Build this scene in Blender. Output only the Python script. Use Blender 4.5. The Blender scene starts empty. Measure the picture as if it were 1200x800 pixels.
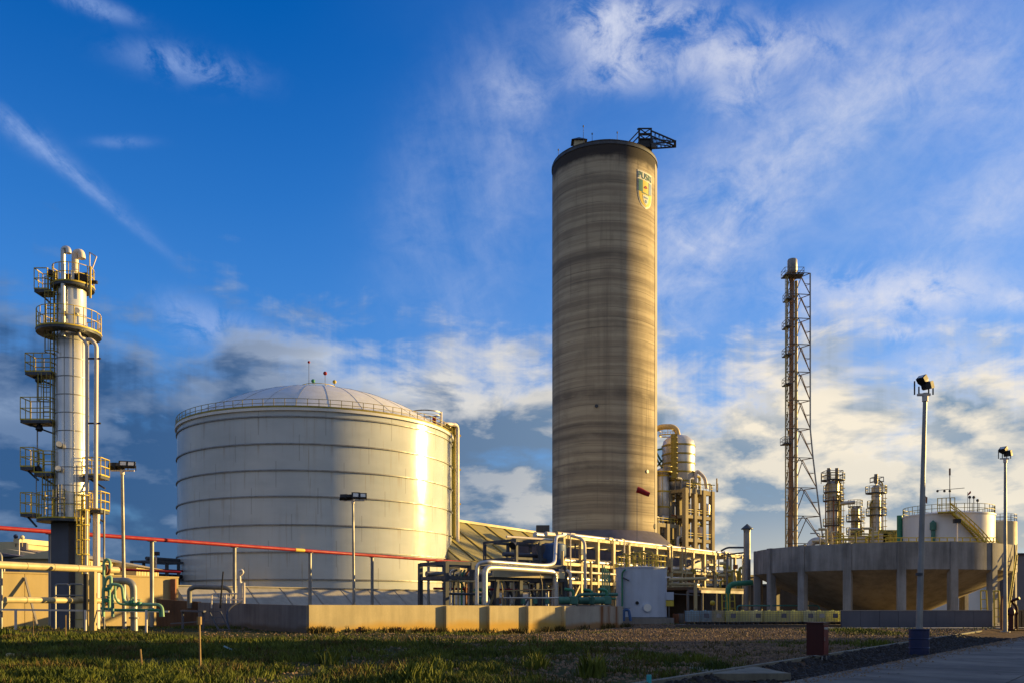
import bpy, math, random
import numpy as np
from mathutils import Vector, Matrix, noise
R = math.radians
PI = math.pi
sc = bpy.context.scene
col = sc.collection
random.seed(7)

# ------------------------------------------------------------------ camera
F = 1050.0            # focal length in photo pixels, horizon on row 712 of 800
cam = bpy.data.objects.new('camera', bpy.data.cameras.new('camera'))
col.objects.link(cam)
cam.location = (0, 0, 1.5)
cam.rotation_euler = (R(90), 0, 0)
cam.data.sensor_width = 36
cam.data.lens = 36 * F / 1200
cam.data.shift_y = (712 - 400) / 1200
cam.data.clip_end = 9000
sc.camera = cam

SUN_AZ, SUN_EL = 107.0, 10.0     # azimuth from the -Y axis towards +X
SKY_STRENGTH = 0.075
EXPOSURE = 1.0

# ------------------------------------------------------------------ node helpers
class S:
    """a socket with arithmetic"""
    nt = None
    def __init__(s, v): s.v = v
    @staticmethod
    def m(op, *a, clamp=False):
        n = S.nt.nodes.new('ShaderNodeMath'); n.operation = op; n.use_clamp = clamp
        for i, x in enumerate(a):
            x = x.v if isinstance(x, S) else x
            if isinstance(x, (int, float)): n.inputs[i].default_value = x
            else: S.nt.links.new(x, n.inputs[i])
        return S(n.outputs[0])
    def __add__(s, o): return S.m('ADD', s, o)
    __radd__ = __add__
    def __sub__(s, o): return S.m('SUBTRACT', s, o)
    def __rsub__(s, o): return S.m('SUBTRACT', o, s)
    def __mul__(s, o): return S.m('MULTIPLY', s, o)
    __rmul__ = __mul__
    def __truediv__(s, o): return S.m('DIVIDE', s, o)
    def clamp(s): return S.m('ADD', s, 0.0, clamp=True)
    def gauss(s): return S.m('EXPONENT', S.m('MULTIPLY', s, -1.0))
def ramp(x, a, b, lo=0.0, hi=1.0):
    n = S.nt.nodes.new('ShaderNodeMapRange'); n.interpolation_type = 'SMOOTHSTEP'
    S.nt.links.new(x.v, n.inputs[0])
    for i, q in enumerate((a, b, lo, hi)): n.inputs[i + 1].default_value = q
    return S(n.outputs[0])
def xyz(a, b, c):
    n = S.nt.nodes.new('ShaderNodeCombineXYZ')
    for i, x in enumerate((a, b, c)):
        if isinstance(x, S): S.nt.links.new(x.v, n.inputs[i])
        else: n.inputs[i].default_value = x
    return S(n.outputs[0])
def sep(v):
    n = S.nt.nodes.new('ShaderNodeSeparateXYZ'); S.nt.links.new(v.v, n.inputs[0])
    return [S(o) for o in n.outputs]
def fbm(vec, scale, detail=5, rough=.5, dist=0.0, kind='FBM'):
    n = S.nt.nodes.new('ShaderNodeTexNoise'); n.noise_dimensions = '3D'
    S.nt.links.new(vec.v, n.inputs['Vector'])
    n.inputs['Scale'].default_value = scale; n.inputs['Detail'].default_value = detail
    n.inputs['Roughness'].default_value = rough; n.inputs['Distortion'].default_value = dist
    return S(n.outputs[0])
def mix(f, a, b):
    n = S.nt.nodes.new('ShaderNodeMix'); n.data_type = 'RGBA'; n.clamp_factor = True
    for k, x in ((0, f), (6, a), (7, b)):
        if isinstance(x, S): S.nt.links.new(x.v, n.inputs[k])
        elif k == 0: n.inputs[0].default_value = x
        else: n.inputs[k].default_value = (*x[:3], 1)
    return S(n.outputs[2])

# ------------------------------------------------------------------ sky
def SR(r, g, b):      # a display colour as sky radiance
    f = lambda c: ((c / 255 + .055) / 1.055) ** 2.4 / (SKY_STRENGTH * 2 ** EXPOSURE)
    return (f(r), f(g), f(b))
world = bpy.data.worlds.new('World'); sc.world = world; world.use_nodes = True
nt = world.node_tree; nt.nodes.clear(); S.nt = nt
tc = nt.nodes.new('ShaderNodeTexCoord')
sky = nt.nodes.new('ShaderNodeTexSky'); sky.sky_type = 'NISHITA'; sky.sun_disc = False
sky.sun_elevation = R(SUN_EL)
sky.sun_rotation = R(180 - SUN_AZ)       # clockwise from +Y
sky.altitude = 50; sky.air_density = 1.0; sky.dust_density = 0.6; sky.ozone_density = 4.0
hs = nt.nodes.new('ShaderNodeHueSaturation'); hs.inputs['Hue'].default_value = .517
hs.inputs['Saturation'].default_value = 1.28; hs.inputs['Value'].default_value = 1.6
nt.links.new(sky.outputs[0], hs.inputs['Color'])
SKYC = S(hs.outputs[0])
D = S(tc.outputs['Generated']); dx, dy, dz = sep(D)
az = S.m('ARCTAN2', dx, dy) * (180 / PI)
el = S.m('ARCSINE', dz) * (180 / PI)
def azel(px, py):
    x, z = px - 600, 712 - py
    return math.degrees(math.atan2(x, F)), math.degrees(math.atan2(z, math.hypot(x, F)))
dyc = S.m('MAXIMUM', dy, .12)
GU = dx / dyc * F; GV = dz / dyc * F
def blob(px, py, rx, ry, ang=0.0):
    # soft elliptical patch of sky around one direction, in the plane tangent to the sky at +Y
    c, s = math.cos(R(ang)), math.sin(R(ang))
    ax, ex = GU - (px - 600), GV - (712 - py)
    u = (ax * (c / rx)) + (ex * (s / rx))
    v = (ax * (-s / ry)) + (ex * (c / ry))
    return (u * u + v * v).gauss()
pv = xyz(az * .1, el * .1, 0.0)
# thin high cloud: fine fibres drawn out along their own direction
def fibres(ang, sx, sy, scale, seed, dist=.6):
    c, s = math.cos(R(ang)), math.sin(R(ang))
    return fbm(xyz((az * c + el * s) * (.1 * sx), (el * c - az * s) * (.1 * sy), seed), scale, 7, .62, dist)
f1 = fibres(34, .5, 1.5, 1.8, 3.0)
f2 = fibres(-68, .35, 1.6, 1.5, 9.0)
f3 = fbm(xyz(az * .09, el * .12, 5.0), 4.0, 9, .66, .4)
f4 = fibres(-37, .4, 1.6, 3.0, 13.0)
cir = (blob(705, 40, 34, 36, -15) * 1.5 + blob(735, 70, 30, 26, 0) * 1.1 + blob(730, 20, 60, 20, 0) * .6 + blob(860, 62, 105, 28, 8) * 1.1 + blob(770, 20, 80, 22, 0) * .8
       + blob(865, 110, 35, 22, 20) * .7 + blob(605, 105, 30, 28, 0) * .45 + blob(690, 95, 30, 14, 0) * .3) * ramp(f3, .32, .66)
cir = cir + (blob(940, 165, 190, 62, 36) * .8 + blob(830, 270, 110, 55, 30) * .6 + blob(1180, 235, 90, 45, 30) * .55
             + blob(1180, 110, 90, 60, 20) * .5 + blob(1090, 60, 120, 60, 30) * .35 + blob(800, 340, 90, 60, 40) * .45
             + blob(1080, 260, 110, 80, 20) * .2) * ramp(f1 * .45 + f3 * .55, .28, .72)
cir = cir + (blob(490, 240, 45, 120, -12) * .3 + blob(545, 370, 36, 60, 35) * .25 + blob(600, 190, 50, 150, -14) * .42
             + blob(570, 100, 40, 60, 0) * .25) * ramp(f2 * .5 + f3 * .5, .3, .72)
cir = cir + (blob(60, 180, 80, 9, -38) * 1.1 + blob(118, 232, 75, 6, -40) * .8 + blob(25, 155, 40, 13, -33) * .8) * ramp(f4 * .6 + f3 * .4, .32, .60)
cir = cir + (blob(218, 76, 62, 17, -12) * .85 + blob(112, 8, 42, 9, -18) * .9 + blob(142, 167, 30, 6, 0) * .4
             + blob(232, 378, 46, 20, -25) * .95 + blob(290, 385, 50, 16, -10) * .4) * ramp(f3, .36, .62)
cir = cir + (blob(1065, 345, 95, 27, 6) * 1.3 + blob(960, 330, 60, 20, 10) * .35 + blob(1120, 420, 70, 25, 0) * .6
             + blob(905, 438, 26, 9, -10) * 1.2 + blob(1190, 352, 28, 12, 0) * .8 + blob(1060, 390, 30, 8, 5) * .9
             + blob(990, 434, 50, 5, 0) * .9) * ramp(f3, .3, .6)
veil = ramp(az, -16, 30, 0, .62) * ramp(fibres(25, .4, .9, 1.1, 21.0), .25, .75, .35, 1.0) * ramp(el, 4, 34, 1.0, .6)
skyp = mix(veil, mix(ramp(el, 8, 36, .42, 0), SKYC, SR(104, 160, 226)), SR(158, 190, 230))
cirA = (1.0 - S.m('MAXIMUM', cir, 0.0).gauss()) * ramp(fbm(pv, 9.0, 6, .7), .2, .8, .75, 1.2)
skyc = mix(cirA, skyp, mix(ramp(az, -25, 20), SR(150, 178, 230), SR(226, 228, 240)))

# low cumulus banks
warp = fbm(pv, 1.2, 3, .5)
def cum(off_az, off_el, seed, sy=2.3, sc_=1.75):
    return fbm(xyz((az + off_az) * .1 + warp * .25, (el + off_el) * (.1 * sy), seed), sc_, 8, .58, .25)
nA = cum(0, 0, 2.0); nB = cum(1.3, .8, 2.0)
nC = fbm(xyz(az * .1, el * .26, 17.0), .8, 4, .5, .3); nD = fbm(xyz((az + 2.6) * .1, (el + 1.6) * .26, 17.0), .8, 4, .5, .3)
top = fbm(xyz(az * .1, 0.0, 7.0), 1.5, 6, .6)
# height of the bank's top, degrees, along the horizon
topel = ramp(az, -32, -22, 17.0, 16.3) - ramp(az, -4, 8, 0, 1.2) - ramp(az, 10, 30, 0, 1.5)
edge = topel + (top - .5) * 15.0 + (nA - .5) * 15.0 - el
cov = ramp(edge, -2.5, 4.0)
holes = ramp(nA * .6 + nC * .4, .28, .44, .0, 1.0)
cover = cov * (1 - (1 - holes) * ramp(az, -30, 20, .35, .7))
lit = ((nA - nB) * 4.4 + (nC - nD) * 4.5 + .36).clamp()
rim_ = ramp(edge, .2, 4.0, 1.0, 0.0)
lit = (lit * ramp(az, -30, 18, .32, .85) + rim_ * ramp(az, -30, 0, .10, .5) + blob(500, 445, 95, 34, -12) * ramp(nA, .35, .6) * .85
       + blob(150, 480, 70, 14, 10) * ramp(nB, .4, .6) * .75 + blob(25, 470, 50, 18, 0) * .45 * ramp(nB, .4, .6)
       + blob(860, 465, 110, 22, -8) * .55 + blob(1000, 505, 110, 22, 0) * .4 + blob(560, 430, 60, 22, 0) * .4 + blob(430, 425, 120, 12, 0) * .3 + blob(790, 440, 50, 30, 0) * .35
       - blob(250, 560, 230, 60, 0) * .25 - blob(580, 540, 100, 60, 0) * .22 - blob(330, 470, 130, 25, 0) * .15).clamp()
lit = (lit + ramp(el, 2.5, 7.5, .30, 0) * ramp(az, 2, 20)).clamp()
darkc = mix(ramp(az, -28, 24), SR(48, 84, 130), SR(134, 156, 176))
lightc = mix(ramp(az, -28, 16), SR(168, 188, 216), SR(255, 241, 214))
skyc = mix(cover * .93, skyc, mix(lit, darkc, lightc))
lowh = ramp(el, .5, 6.0, 1.0, 0.0)
skyc = mix(lowh * .55, skyc, mix(ramp(az, -25, 22), SR(74, 108, 146), SR(202, 200, 184)))
# grey broken cloud added behind and beside the view to neutralise the ambient light
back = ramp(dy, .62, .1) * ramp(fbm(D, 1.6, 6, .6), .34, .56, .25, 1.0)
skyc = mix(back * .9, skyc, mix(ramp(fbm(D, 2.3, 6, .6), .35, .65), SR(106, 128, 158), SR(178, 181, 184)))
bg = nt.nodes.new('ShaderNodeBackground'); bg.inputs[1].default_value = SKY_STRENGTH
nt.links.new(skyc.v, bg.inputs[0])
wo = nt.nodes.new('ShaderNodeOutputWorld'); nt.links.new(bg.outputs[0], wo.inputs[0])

# ------------------------------------------------------------------ sun
sun = bpy.data.objects.new('sun', bpy.data.lights.new('sun', 'SUN')); col.objects.link(sun)
sun.data.energy = 5.0; sun.data.angle = R(0.55); sun.data.color = (1.0, .66, .205)
sdir = Vector((math.sin(R(SUN_AZ)) * math.cos(R(SUN_EL)), -math.cos(R(SUN_AZ)) * math.cos(R(SUN_EL)), math.sin(R(SUN_EL))))
sun.rotation_euler = sdir.to_track_quat('Z', 'Y').to_euler()
sun.location = (80, -20, 60)
vs = sc.view_settings
vs.view_transform = 'Standard'; vs.look = 'None'; vs.gamma = 1; vs.use_curve_mapping = False
vs.exposure = EXPOSURE
sc.cycles.max_bounces = 5; sc.cycles.diffuse_bounces = 3; sc.cycles.glossy_bounces = 3
sc.cycles.caustics_reflective = False; sc.cycles.caustics_refractive = False

# ------------------------------------------------------------------ placing
def X(px, d): return (px - 600) / F * d
def Z(py, d): return 1.5 - (py - 712) / F * d
def P(px, py, d): return Vector((X(px, d), d, Z(py, d)))
def V(*a): return Vector(a)

# ------------------------------------------------------------------ materials
MATS = {}
def pmat(name, fn):
    m = bpy.data.materials.new(name); m.use_nodes = True
    S.nt = m.node_tree
    b = m.node_tree.nodes['Principled BSDF']
    b.inputs['Specular IOR Level'].default_value = .35
    fn(m.node_tree, b); MATS[name] = m
    return m
def link(b, key, s): S.nt.links.new(s.v, b.inputs[key])
def pos():
    g = S.nt.nodes.new('ShaderNodeNewGeometry'); return S(g.outputs['Position'])
def bump(b, h, strength=.3, dist=.05):
    n = S.nt.nodes.new('ShaderNodeBump'); n.inputs['Strength'].default_value = strength; n.inputs['Distance'].default_value = dist
    S.nt.links.new(h.v, n.inputs['Height']); S.nt.links.new(n.outputs[0], b.inputs['Normal'])
def paint(name, c, dirt=.35, rough=.5, metal=0.0, scale=1.2, rust=0.0, spec=.35):
    def fn(t, b):
        p = pos(); x, y, z = sep(p)
        n = fbm(p, scale, 6, .6)
        st = fbm(xyz(x * 3, y * 3, z * .25), 1.0 * scale, 4, .6)
        k = ramp(n * .5 + st * .5, .38, .68)
        d = tuple(q * (1 - dirt) for q in c)
        cc = mix(k, c, d)
        if rust: cc = mix(ramp(fbm(p, scale * 2.3, 6, .7), .66 - rust * .22, .72), cc, (.16, .065, .025))
        link(b, 'Base Color', cc)
        b.inputs['Metallic'].default_value = metal
        b.inputs['Specular IOR Level'].default_value = spec
        link(b, 'Roughness', ramp(n, .3, .7, max(.05, rough - .08), min(1, rough + .12)))
    return pmat(name, fn)
def concrete(name, c, scale=.5, dirt=.4, moss=None, rust=None, panels=None):
    def fn(t, b):
        p = pos(); x, y, z = sep(p)
        big = fbm(p, scale, 6, .6); st = fbm(xyz(x * 2.5, y * 2.5, z * .22), scale * 2, 5, .65); fine = fbm(p, 14, 4, .6)
        cc = mix(ramp(big * .5 + st * .5, .36, .66), c, tuple(q * (1 - dirt) for q in c))
        cc = mix(ramp(fine, .3, .8, 0, .25), cc, tuple(q * .55 for q in c))
        if moss:
            hgt, mc = moss
            cc = mix(ramp(z + (big - .5) * 1.1, hgt * .25, hgt, .85, 0), cc, mc)
        if rust:
            for rx, rw in rust:
                cc = mix((((x - rx) * (1 / rw)) * ((x - rx) * (1 / rw))).gauss() * ramp(st, .3, .6, .2, 1), cc, (.20, .07, .015))
        link(b, 'Base Color', cc); b.inputs['Roughness'].default_value = .88
        bump(b, fine + big, .25, .03)
    return pmat(name, fn)

concrete('concrete', (.33, .30, .27), .35, .38)
concrete('concrete_pale', (.42, .39, .34), .3, .3)
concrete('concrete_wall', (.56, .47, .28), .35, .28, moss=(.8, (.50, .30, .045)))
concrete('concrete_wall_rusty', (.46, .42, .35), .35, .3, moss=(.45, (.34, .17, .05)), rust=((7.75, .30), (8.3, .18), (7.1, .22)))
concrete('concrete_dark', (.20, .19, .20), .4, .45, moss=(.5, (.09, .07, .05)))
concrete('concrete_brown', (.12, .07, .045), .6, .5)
concrete('concrete_basin', (.36, .345, .33), .28, .6)
concrete('concrete_cone', (.33, .27, .19), .3, .45)
concrete('concrete_beige', (.50, .39, .20), .12, .25)
def road_fn(t, b):
    p = pos(); x, y, z = sep(p)
    big = fbm(p, .35, 6, .65); fine = fbm(p, 18, 5, .7); st = fbm(xyz(x * .9 + y * .6, y * .12 - x * .12, 0.0), 1.6, 5, .6)
    cc = mix(ramp(big, .35, .65), (.17, .155, .135), (.075, .07, .066))
    cc = mix(ramp(st, .52, .68, 0, .6), cc, (.045, .042, .04))
    cc = mix(ramp(fine, .55, .75, 0, .5), cc, (.19, .17, .14))
    v = t.nodes.new('ShaderNodeTexVoronoi'); v.feature = 'DISTANCE_TO_EDGE'; v.inputs['Scale'].default_value = .42
    S.nt.links.new((p + xyz(big * .0, 0.0, 0.0)).v if 0 else p.v, v.inputs['Vector'])
    cr = ramp(S(v.outputs['Distance']) + (fine - .5) * .02, .0, .012, 1, 0) * ramp(big, .45, .55)
    cc = mix(cr * .8, cc, (.02, .018, .016))
    link(b, 'Base Color', cc); b.inputs['Roughness'].default_value = .85
    bump(b, fine + big, .35, .02)
pmat('paving', road_fn)
concrete('kerb', (.20, .19, .15), .8, .4)
concrete('frame_concrete', (.40, .34, .22), .2, .35)
paint('white_metal', (.78, .77, .74), .16, .38, 0, .25)
paint('silver_clad', (.76, .75, .72), .2, .30, .45, .3)
paint('white_pipe', (.74, .66, .60), .2, .45, 0, .6)
paint('silver', (.66, .65, .63), .25, .38, .5, .5)
paint('silver_far', (.55, .53, .50), .3, .42, .5, .4, rust=.15)
paint('galvanised', (.30, .30, .30), .3, .48, .5, 1.0)
paint('dark_steel', (.075, .085, .105), .35, .5, .1, 1.0)
paint('grey_steel', (.20, .20, .20), .3, .5, .2, 1.0, rust=.1)
paint('black', (.018, .018, .022), .2, .45, 0, 2)
paint('tan_steel', (.50, .40, .21), .3, .5, 0, .8, rust=.25)
paint('beige_pipe', (.58, .47, .26), .22, .45, 0, .7)
paint('yellow', (.62, .47, .06), .3, .5, 0, .8)
paint('yellow_dark', (.36, .29, .06), .35, .55, 0, .8)
paint('red', (.30, .010, .018), .3, .6, 0, 1.0)
paint('cabinet_red_lit', (.12, .010, .010), .3, .5, 0, 2)
paint('dark_red', (.055, .007, .006), .3, .4, 0, 1.5)
paint('cream', (.60, .52, .34), .2, .6, 0, .3)
paint('stack_brown', (.34, .20, .11), .4, .6, .2, .5, rust=.25)
paint('lattice', (.17, .12, .085), .4, .6, .2, .6, rust=.3)
paint('rust_red', (.26, .11, .06), .4, .6, .2, 1.2, rust=.4)
paint('green', (.05, .25, .15), .3, .45, 0, 1)
paint('green_pale', (.24, .44, .26), .3, .45, 0, 1)
paint('teal', (.07, .21, .17), .3, .45, 0, 1)
paint('navy', (.016, .025, .085), .3, .42, 0, 1.5)
paint('pale_blue_tank', (.50, .56, .68), .18, .42, 0, .5)
paint('blue_paint', (.05, .12, .30), .3, .5, 0, 1)
paint('slate', (.115, .12, .15), .2, .6, 0, .4)
paint('purple_slate', (.17, .155, .19), .25, .55, .2, .3)
paint('roof_grey', (.32, .28, .13), .25, .6, .0, .15)
paint('dark_roof', (.045, .045, .05), .3, .6, .0, .3)
paint('skylight', (.36, .29, .07), .2, .5, 0, .3)
paint('wood', (.30, .20, .09), .4, .75, 0, 4)
paint('cyan', (.05, .42, .46), .2, .45, 0, 2)
paint('lens', (.75, .74, .70), .1, .2, .2, 2)
paint('stone', (.21, .145, .095), .5, .9, 0, 6)
paint('stone_dark', (.03, .027, .027), .4, .85, 0, 5)
paint('tote_blue', (.50, .70, .78), .15, .35, 0, 1.5)
paint('tote_yellow', (.82, .84, .38), .15, .35, 0, 1.5)
paint('tote_white', (.82, .86, .60), .15, .35, 0, 1.5)
paint('tote_amber', (.80, .70, .40), .15, .35, 0, 1.5)
paint('sign_white', (.66, .64, .58), .1, .5, 0, 1)
paint('sign_yellow', (.66, .50, .08), .1, .5, 0, 1)
paint('sign_green', (.06, .20, .17), .1, .5, 0, 1)
paint('sign_blue', (.10, .22, .42), .1, .5, 0, 1)
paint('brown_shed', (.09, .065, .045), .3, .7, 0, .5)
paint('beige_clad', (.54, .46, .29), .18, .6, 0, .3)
paint('grey_clad', (.20, .19, .20), .2, .6, 0, .3)

def tower_fn(t, b):
    p = pos(); x, y, z = sep(p)
    wob = fbm(xyz(x * .08, y * .08, z * .02), 1.0, 3, .5)
    zz = z + (wob - .5) * 1.1
    lift = fbm(xyz(x * .006, y * .006, zz * .55), 1.0, 5, .7)
    fine = fbm(xyz(x * .05, y * .05, zz * 1.6), 1.0, 4, .7)
    mott = fbm(p, .28, 7, .62)
    vert = fbm(xyz(x * .45, y * .45, z * .012), 1.0, 4, .6)
    cc = mix(ramp(lift, .36, .64), (.50, .43, .31), (.30, .25, .185))
    cc = mix(ramp(fine, .5, .72, 0, .38), cc, (.15, .125, .10))
    low = ramp(z, 20, 62, 1.0, .55)
    band = None
    for zc, w, a in ((86.3, .8, .45), (71.3, .9, .75), (66.6, .7, .35), (53.2, .35, .4), (44.2, 1.2, .85), (38.0, .5, .7), (35.8, .9, .85),
                     (32.6, .35, .4), (29.4, .8, .9), (25.6, .9, .7), (22.0, .5, .5), (58.0, .3, .3), (79.0, .3, .3), (49.0, .35, .4), (62.4, .4, .35)):
        q = (zz - zc) * (1 / w); g = (q * q).gauss() * a
        band = g if band is None else band + g
    gate = ramp(fbm(xyz(x * .16, y * .16, zz * .25), 1.0, 4, .6), .3, .6, .25, 1.0)
    cc = mix((band * gate).clamp() * .85, cc, (.105, .088, .075))
    cc = mix(ramp(vert, .52, .7, 0, .4), cc, (.16, .135, .11))
    cc = mix(ramp(mott, .45, .72, 0, .35), cc, (.19, .165, .13))
    jl = S.m('ABSOLUTE', S.m('FRACT', zz * (1 / 1.9)) - .5)
    cc = mix(ramp(jl, .455, .5) * ramp(fbm(xyz(x * .12, y * .12, zz * .4), 1.0, 4, .6), .42, .6, 0, .75), cc, (.085, .07, .058))
    run = fbm(xyz(x * 1.1, y * 1.1, z * .035), 1.0, 4, .6)
    cc = mix(ramp(run, .6, .72, 0, .4), cc, (.12, .10, .085))
    cc = mix(ramp(z + (mott - .5) * 3, 89.4, 91.6, 0, .93), cc, (.030, .027, .030))
    link(b, 'Base Color', cc); b.inputs['Roughness'].default_value = .9
    bump(b, lift + mott, .3, .15)
pmat('tower_concrete', tower_fn)

def tank_fn(t, b):
    p = pos(); x, y, z = sep(p)
    n = fbm(p, .09, 4, .5); pl = fbm(xyz(x * .12, y * .12, z * .35), 1.0, 3, .6); st = fbm(xyz(x * 1.2, y * 1.2, z * .05), 1.0, 5, .6)
    cc = mix(ramp(n * .5 + pl * .5, .38, .62), (.58, .61, .61), (.47, .51, .52))
    cc = mix(ramp(st, .5, .75, 0, .35), cc, (.46, .46, .43))
    cc = mix(ramp(fbm(xyz(x * 2.2, y * 2.2, z * .10), 1.0, 5, .65), .58, .74, 0, .55), cc, (.33, .27, .19))
    under = None
    for zr in (26.1, 22.6, 19.2, 15.85, 12.2, 8.7):
        g = ramp(z, zr - 2.2, zr - .1) * ramp(z, zr - .08, zr, 1, 0); under = g if under is None else under + g
    cc = mix(under * ramp(fbm(xyz(x * 1.7, y * 1.7, z * .04), 1.0, 3, .6), .55, .68, 0, .42), cc, (.34, .25, .15))
    # faint vertical and horizontal plate joints
    ang = S.m('ARCTAN2', x + 29.1, y - 134.9) * (20.0 / 9.0)
    row = S.m('FLOOR', z * (1 / 3.4))
    fr = S.m('FRACT', ang + row * .37 + 50)
    cc = mix(ramp(S.m('ABSOLUTE', fr - .5), .488, .5, 0, .5), cc, (.25, .25, .24))
    link(b, 'Base Color', cc)
    b.inputs['Specular IOR Level'].default_value = .45
    b.inputs['Metallic'].default_value = .0
    link(b, 'Roughness', ramp(pl, .3, .7, .13, .19))
    bump(b, fbm(p, .35, 2, .5), .06, .3)
pmat('tank_white', tank_fn)

for nm in ('tote_yellow', 'tote_blue', 'tote_white', 'tote_amber'):
    m_ = MATS[nm]; t_ = m_.node_tree; pb = t_.nodes['Principled BSDF']; out_ = [n for n in t_.nodes if n.type == 'OUTPUT_MATERIAL'][0]
    tr = t_.nodes.new('ShaderNodeBsdfTranslucent'); mx = t_.nodes.new('ShaderNodeMixShader'); mx.inputs[0].default_value = .6
    t_.links.new(pb.inputs['Base Color'].links[0].from_socket, tr.inputs['Color'])
    t_.links.new(pb.outputs[0], mx.inputs[1]); t_.links.new(tr.outputs[0], mx.inputs[2]); t_.links.new(mx.outputs[0], out_.inputs[0])
def ground_fn(t, b):
    p = pos(); x, y, z = sep(p)
    big = fbm(p, .12, 6, .6); med = fbm(p, .9, 7, .65); fine = fbm(p, 9, 5, .7)
    soil = mix(ramp(med, .35, .65), (.100, .058, .032), (.040, .026, .018))
    soil = mix(ramp(fine, .45, .75), soil, (.15, .10, .065))
    green = ramp(big * .6 + med * .4 + ramp(x, -4, 8, .14, -.10) + ramp(y, 30, 50, .05, -.05), .44, .56)
    cc = mix(green * .85, soil, mix(ramp(fine, .3, .7), (.018, .03, .007), (.045, .055, .012)))
    cc = mix(ramp(y, 110, 160), cc, (.12, .11, .10))
    link(b, 'Base Color', cc); b.inputs['Roughness'].default_value = .95
    b.inputs['Specular IOR Level'].default_value = .1
    bump(b, fine + med * 2, .8, .06)
pmat('ground', ground_fn)

def blade(name, a, c):
    def fn(t, b):
        p = pos()
        q = ramp(fbm(p, 2.5, 4, .6) * .4 + fbm(p, .35, 4, .6) * .6, .40, .60)
        link(b, 'Base Color', mix(q, a, c)); b.inputs['Roughness'].default_value = .7
        b.inputs['Specular IOR Level'].default_value = .2
    pmat(name, fn)
blade('grass_blade', (.032, .055, .007), (.12, .14, .018))
blade('grass_dry', (.12, .085, .025), (.05, .045, .014))

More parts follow.
